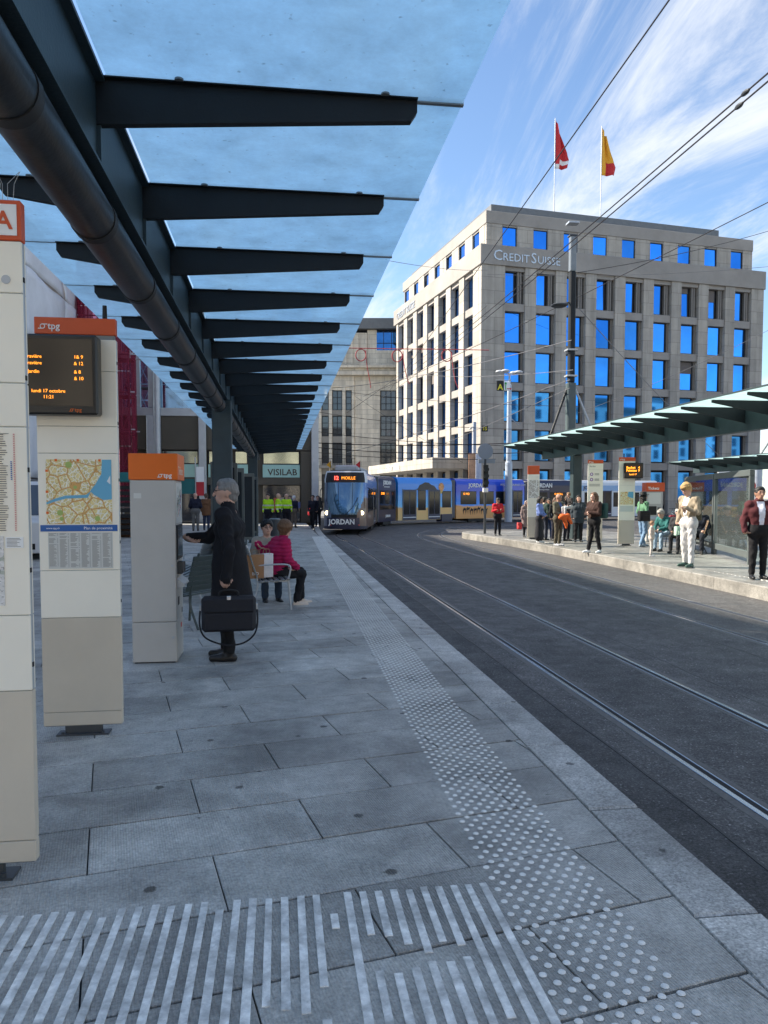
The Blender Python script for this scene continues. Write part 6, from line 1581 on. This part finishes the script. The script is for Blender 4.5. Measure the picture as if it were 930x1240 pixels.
person('person in dark coat walking left of the tram, with red bag', spot(379, 640, 0), 200, 1.68, (.015,.017,.03), (.012,.012,.016), h=.022, pose=dict(kl=(-.09,.15,.5), al=(-.1,.22,.09), tl=(-.1,.38,.04), ar=(.1,-.22,.09), tr=(.1,-.06,.04)))
person('second person in dark coat just beside the tram front', spot(385, 638, 0), 190, 1.66, (.012,.013,.02), (.012,.012,.016), h=.022)
bag('small red bag carried by the walker left of the tram', spot(376, 636, 0)[:2] + (.55,), 0, .3, .12, .4, (.5,.02,.03))
person('bald man in navy jacket seen from behind near the ticket machine', spot(237, 643, 0), 355, 1.78, (.014,.017,.035), (.12,.12,.12), hair=(.2,.15,.12), style='bald', coat=.0, bulk=.02, h=.018, pose=dict(el=(-.26,.0,1.12), wl=(-.15,.2,1.0), er=(.26,0,1.12), wr=(.15,.2,1.0)))
person('person in brown coat seen from behind near the ticket machine', spot(250, 642, 0), 10, 1.76, (.15,.075,.04), (.03,.04,.08), hair=(.10,.06,.04), coat=.72, coat_r=.18, bulk=.02, h=.018)

# ---- people on the island
I = ZI
person('person in red jacket looking at a phone at the island tip', spot(602.5, 648.5, I), 178, 1.50, (.42,.015,.025), (.012,.012,.015), hair=(.015,.012,.01), skin=1, pose=ARMS_PHONE, nod=25, bulk=.03, h=.018)
person('masked person in long grey mauve hooded coat on the island', spot(637, 650.5, I), 170, 1.40, (.20,.15,.145), (.015,.015,.018), hair=(.22,.17,.16), style='hood', coat=.50, coat_r=.20, bulk=.03, h=.017)
mk = at(637, 612, z=None, Y=spot(637, 650.5, I)[1]-.12)
bag('red and white shopping bag held by the masked person', (spot(637, 650.5, I)[0]-.28, spot(637, 650.5, I)[1]-.05, I+.30), 0, .18, .10, .26, (.55,.05,.05))
person('woman in blue plaid shirt with very long black hair and wide skirt', spot(653, 657.5, I), 125, 1.56, (.14,.20,.44), (.02,.02,.024), hair=(.008,.008,.01), style='very_long', skirt=.10, h=.015, pose=dict(el=(-.22,.08,1.12), wl=(-.08,.24,1.02), er=(.22,.08,1.12), wr=(.08,.24,1.02)), skin=1, shoe=(.6,.6,.6))
person('person in white top and jeans behind the plaid shirt', spot(664.5, 653.5, I), 200, 1.48, (.55,.57,.62), (.04,.08,.20), hair=(.03,.02,.015), style='long', h=.02, skin=1)
person('person in black jacket with brown hair behind the group', spot(672, 655, I), 170, 1.52, (.014,.014,.017), (.02,.02,.03), hair=(.08,.045,.03), style='long', h=.018)
DAD = spot(675.5, 661, I)
person('bald man in olive jacket carrying a toddler', DAD, 150, 1.64, (.105,.10,.075), (.075,.065,.045), (.35,.36,.38), 1, (.06,.05,.04), 'bald', inner=(.06,.10,.26), bulk=.015, h=.014, beard=1,
       pose=dict(el=(-.26,.02,1.14), wl=(-.12,.27,1.14), er=(.24,.06,1.12), wr=(.0,.28,1.02)))
person('toddler in dark and white clothes held on the olive jacket', (DAD[0]+.30, DAD[1]-.20, DAD[2]+.92), 250, .98, (.035,.03,.03), (.5,.5,.5), (.5,.5,.5), 0, (.20,.11,.05), 'curly', h=.012, seated=True)
jk = thing('orange_jacket', 'orange jacket draped over the carrying man\'s arm', 'jacket', (DAD[0]+.08, DAD[1]-.36, DAD[2]+.62))
pj = [(np.array([-.12,0,.30]), np.array([.10,0,.34]), .085, .075, 0, .05, lambda x,y,z: .012*np.sin(x*30+z*20)), (np.array([-.05,0,.30]), np.array([.04,-.01,.08]), .075, .06, 0, .05, None), (np.array([.1,0,.3]), np.array([.2,-.02,.12]), .06, .05, 0, .04, None), (np.array([.04,0,.08]), np.array([.05,0,-.03]), .045, .035, 0, .03, None)]
link('cloth', to_mesh('cloth', *surface(pj, .013), [cloth((.62,.12,.03))]), jk)
person('dark haired woman in slate coat behind the carrying man', spot(700, 656.5, I), 195, 1.60, (.035,.045,.055), (.014,.014,.016), hair=(.012,.01,.01), style='long', coat=.72, coat_r=.17, bulk=.02, h=.016)
BRU = spot(719, 669.5, I)
person('brunette in dark brown jacket, black leggings and white trainers', BRU, 248, 1.67, (.040,.020,.016), (.010,.010,.012), (.72,.73,.74), 0, (.12,.06,.03), 'long', h=.013, bulk=.025,
       pose=dict(el=(-.25,.06,1.13), wl=(.0,.26,1.17), er=(.25,.06,1.12), wr=(-.02,.26,1.12), al=(-.13,-.10,.085), tl=(-.17,.07,.035), kl=(-.11,-.02,.5), ar=(.12,.10,.085), tr=(.15,.27,.035)))
bag('dark green backpack on the brunette\'s back', (BRU[0]+.26, BRU[1]+.06, I+.95), R(-60), .30, .16, .42, (.02,.06,.055), [(-.1,-.08,.40), (-.12,-.18,.38), (-.12,-.2,.2), (-.1,-.08,.05)], 'backpack', 'backpack')
person('woman with black hat, green top and jeans left of the red machine', spot(778, 662, I), 80, 1.66, (.10,.22,.13), (.15,.24,.36), (.2,.25,.3), 1, (.015,.012,.01), 'long', h=.015, sleeve=False, pose=dict(al=(-.1,.12,.085), tl=(-.1,.28,.035), ar=(.1,-.14,.085), tr=(.1,.02,.035)))
GQ = spot(778, 662, I)
ht = thing('hat', 'black wide hat on the woman left of the red machine', 'hat', (GQ[0], GQ[1], I+1.60)); MB().path([(0,0,0),(0,0,.015)], .17, 20).build('brim', BLACK, ht, True); MB().path([(0,0,.0),(0,0,.09),(0,0,.11)], [.105,.095,.06], 18).build('crown', BLACK, ht, True)
bag('black shoulder bag hanging from the woman with hat', (GQ[0]-.12, GQ[1]-.30, I+.80), R(15), .42, .14, .32, (.012,.012,.014), [(-.18,0,.3), (-.05,.1,.65), (.05,.12,.66), (.18,0,.3)])
SE = at(800, 668, z=I)
person('grey haired woman in teal jacket sitting and leaning to a child', (SE.x+.35, SE.y+.3, I), 245, 1.62, (.025,.12,.115), (.22,.30,.38), (.03,.03,.03), 0, (.30,.28,.26), 'full', seated=True, h=.014, nod=25, bulk=.02,
       pose=dict(che=(0,.14,.85), nk=(0,.24,1.02), hd=(0,.33,1.14), sl=(-.17,.2,.98), sr=(.17,.2,.98), el=(-.22,.32,.74), er=(.22,.32,.74), wl=(-.06,.52,.66), wr=(.08,.5,.62)))
bag('dark red backpack worn by the seated teal jacket woman', (SE.x+.52, SE.y+.36, I+.62), R(65), .30, .18, .40, (.16,.012,.022), None, 'backpack', 'backpack')
KD = spot(788.5, 674, I)
person('small child in beige leaning at the seated woman', KD, 120, .93, (.45,.38,.34), (.46,.42,.39), (.4,.4,.42), 0, (.22,.12,.06), 'short', h=.011, bulk=.03)
S2 = at(826, 671, z=I)
person('person in dark clothes with light bag sitting mid bench', (S2.x+.20, S2.y+.55, I), 225, 1.60, (.03,.03,.034), (.02,.02,.022), hair=(.35,.34,.33), style='short', seated=True, h=.016, nod=30, bulk=.02)
S3 = at(852, 672, z=I)
person('man with dark cap and navy jacket sitting at the bench end', (S3.x+.22, S3.y+.62, I), 215, 1.70, (.013,.016,.026), (.014,.016,.022), hair=(.3,.28,.26), style='short', seated=True, h=.015, bulk=.03, nod=15)
cp = thing('cap', 'flat dark cap on the seated man at bench end', 'cap', (S3.x+.17, S3.y+.54, I+1.225), R(145)); MB().sph((0,0,0), .115, .125, .06, 16, 8).build('crown', cloth((.05,.04,.03)), cp, True); MB().sph((0,.11,-.012), .08, .07, .012, 12, 6).build('peak', cloth((.05,.04,.03)), cp, True)
bag('pale green carrier bag on the lap mid bench', (S2.x+.02, S2.y+.25, I+.48), R(20), .26, .12, .26, (.38,.52,.42))
YO = spot(833, 686.5, I)
person('blond young man in beige overshirt and white trousers reading his phone', YO, 250, 1.86, (.30,.245,.175), (.52,.51,.50), (.03,.07,.055), 0, (.42,.26,.10), 'full', inner=(.70,.70,.70), h=.0115, nod=32, bulk=.006,
       pose=dict(hd=(0,.09,1.60), nk=(0,.02,1.45), el=(-.26,.04,1.14), wl=(-.06,.27,1.26), er=(.25,-.02,1.12), wr=(.22,.10,.90), al=(-.12,.05,.085), tl=(-.15,.21,.035), ar=(.12,-.06,.085), tr=(.15,.10,.035)))
bag('olive and black backpack on the young man\'s back', (YO[0]+.24, YO[1]+.09, I+1.02), R(-20-90), .30, .17, .46, (.07,.06,.035), None, 'backpack', 'backpack')
ph = thing('phone', 'black phone in the hand of the blond young man', 'phone', (YO[0]-.33, YO[1]-.09, I+1.35), R(20)); MB().box(-.012, .012, -.036, .036, -.065, .065, c=.003).build('case', BLACK, ph); MB().box(.0122, .0135, -.032, .032, -.06, .06).build('screen', M('phone_screen', (.05,.06,.07), .1), ph)
MR = spot(917, 701, I)
person('man in burgundy jacket over white shirt at the right frame edge', MR, 192, 1.74, (.075,.018,.022), (.011,.011,.013), (.012,.012,.013), 1, (.012,.011,.011), 'short', inner=(.66,.66,.76), h=.0115, bulk=.028, collar=True,
       pose=dict(el=(-.27,-.03,1.12), er=(.27,-.03,1.12), wl=(-.28,.05,.88), wr=(.27,.05,.88)))

person('person in charcoal coat with backpack straps behind the slate coat', spot(686, 655, I), 150, 1.58, (.03,.032,.04), (.02,.022,.03), hair=(.05,.03,.02), style='short', h=.02, bulk=.02, coat=.75, coat_r=.17)
person('person in dark green jacket partly hidden by the plaid shirt', spot(658.5, 654, I), 60, 1.54, (.03,.05,.04), (.03,.035,.05), hair=(.02,.015,.012), style='short', h=.02, bulk=.02)
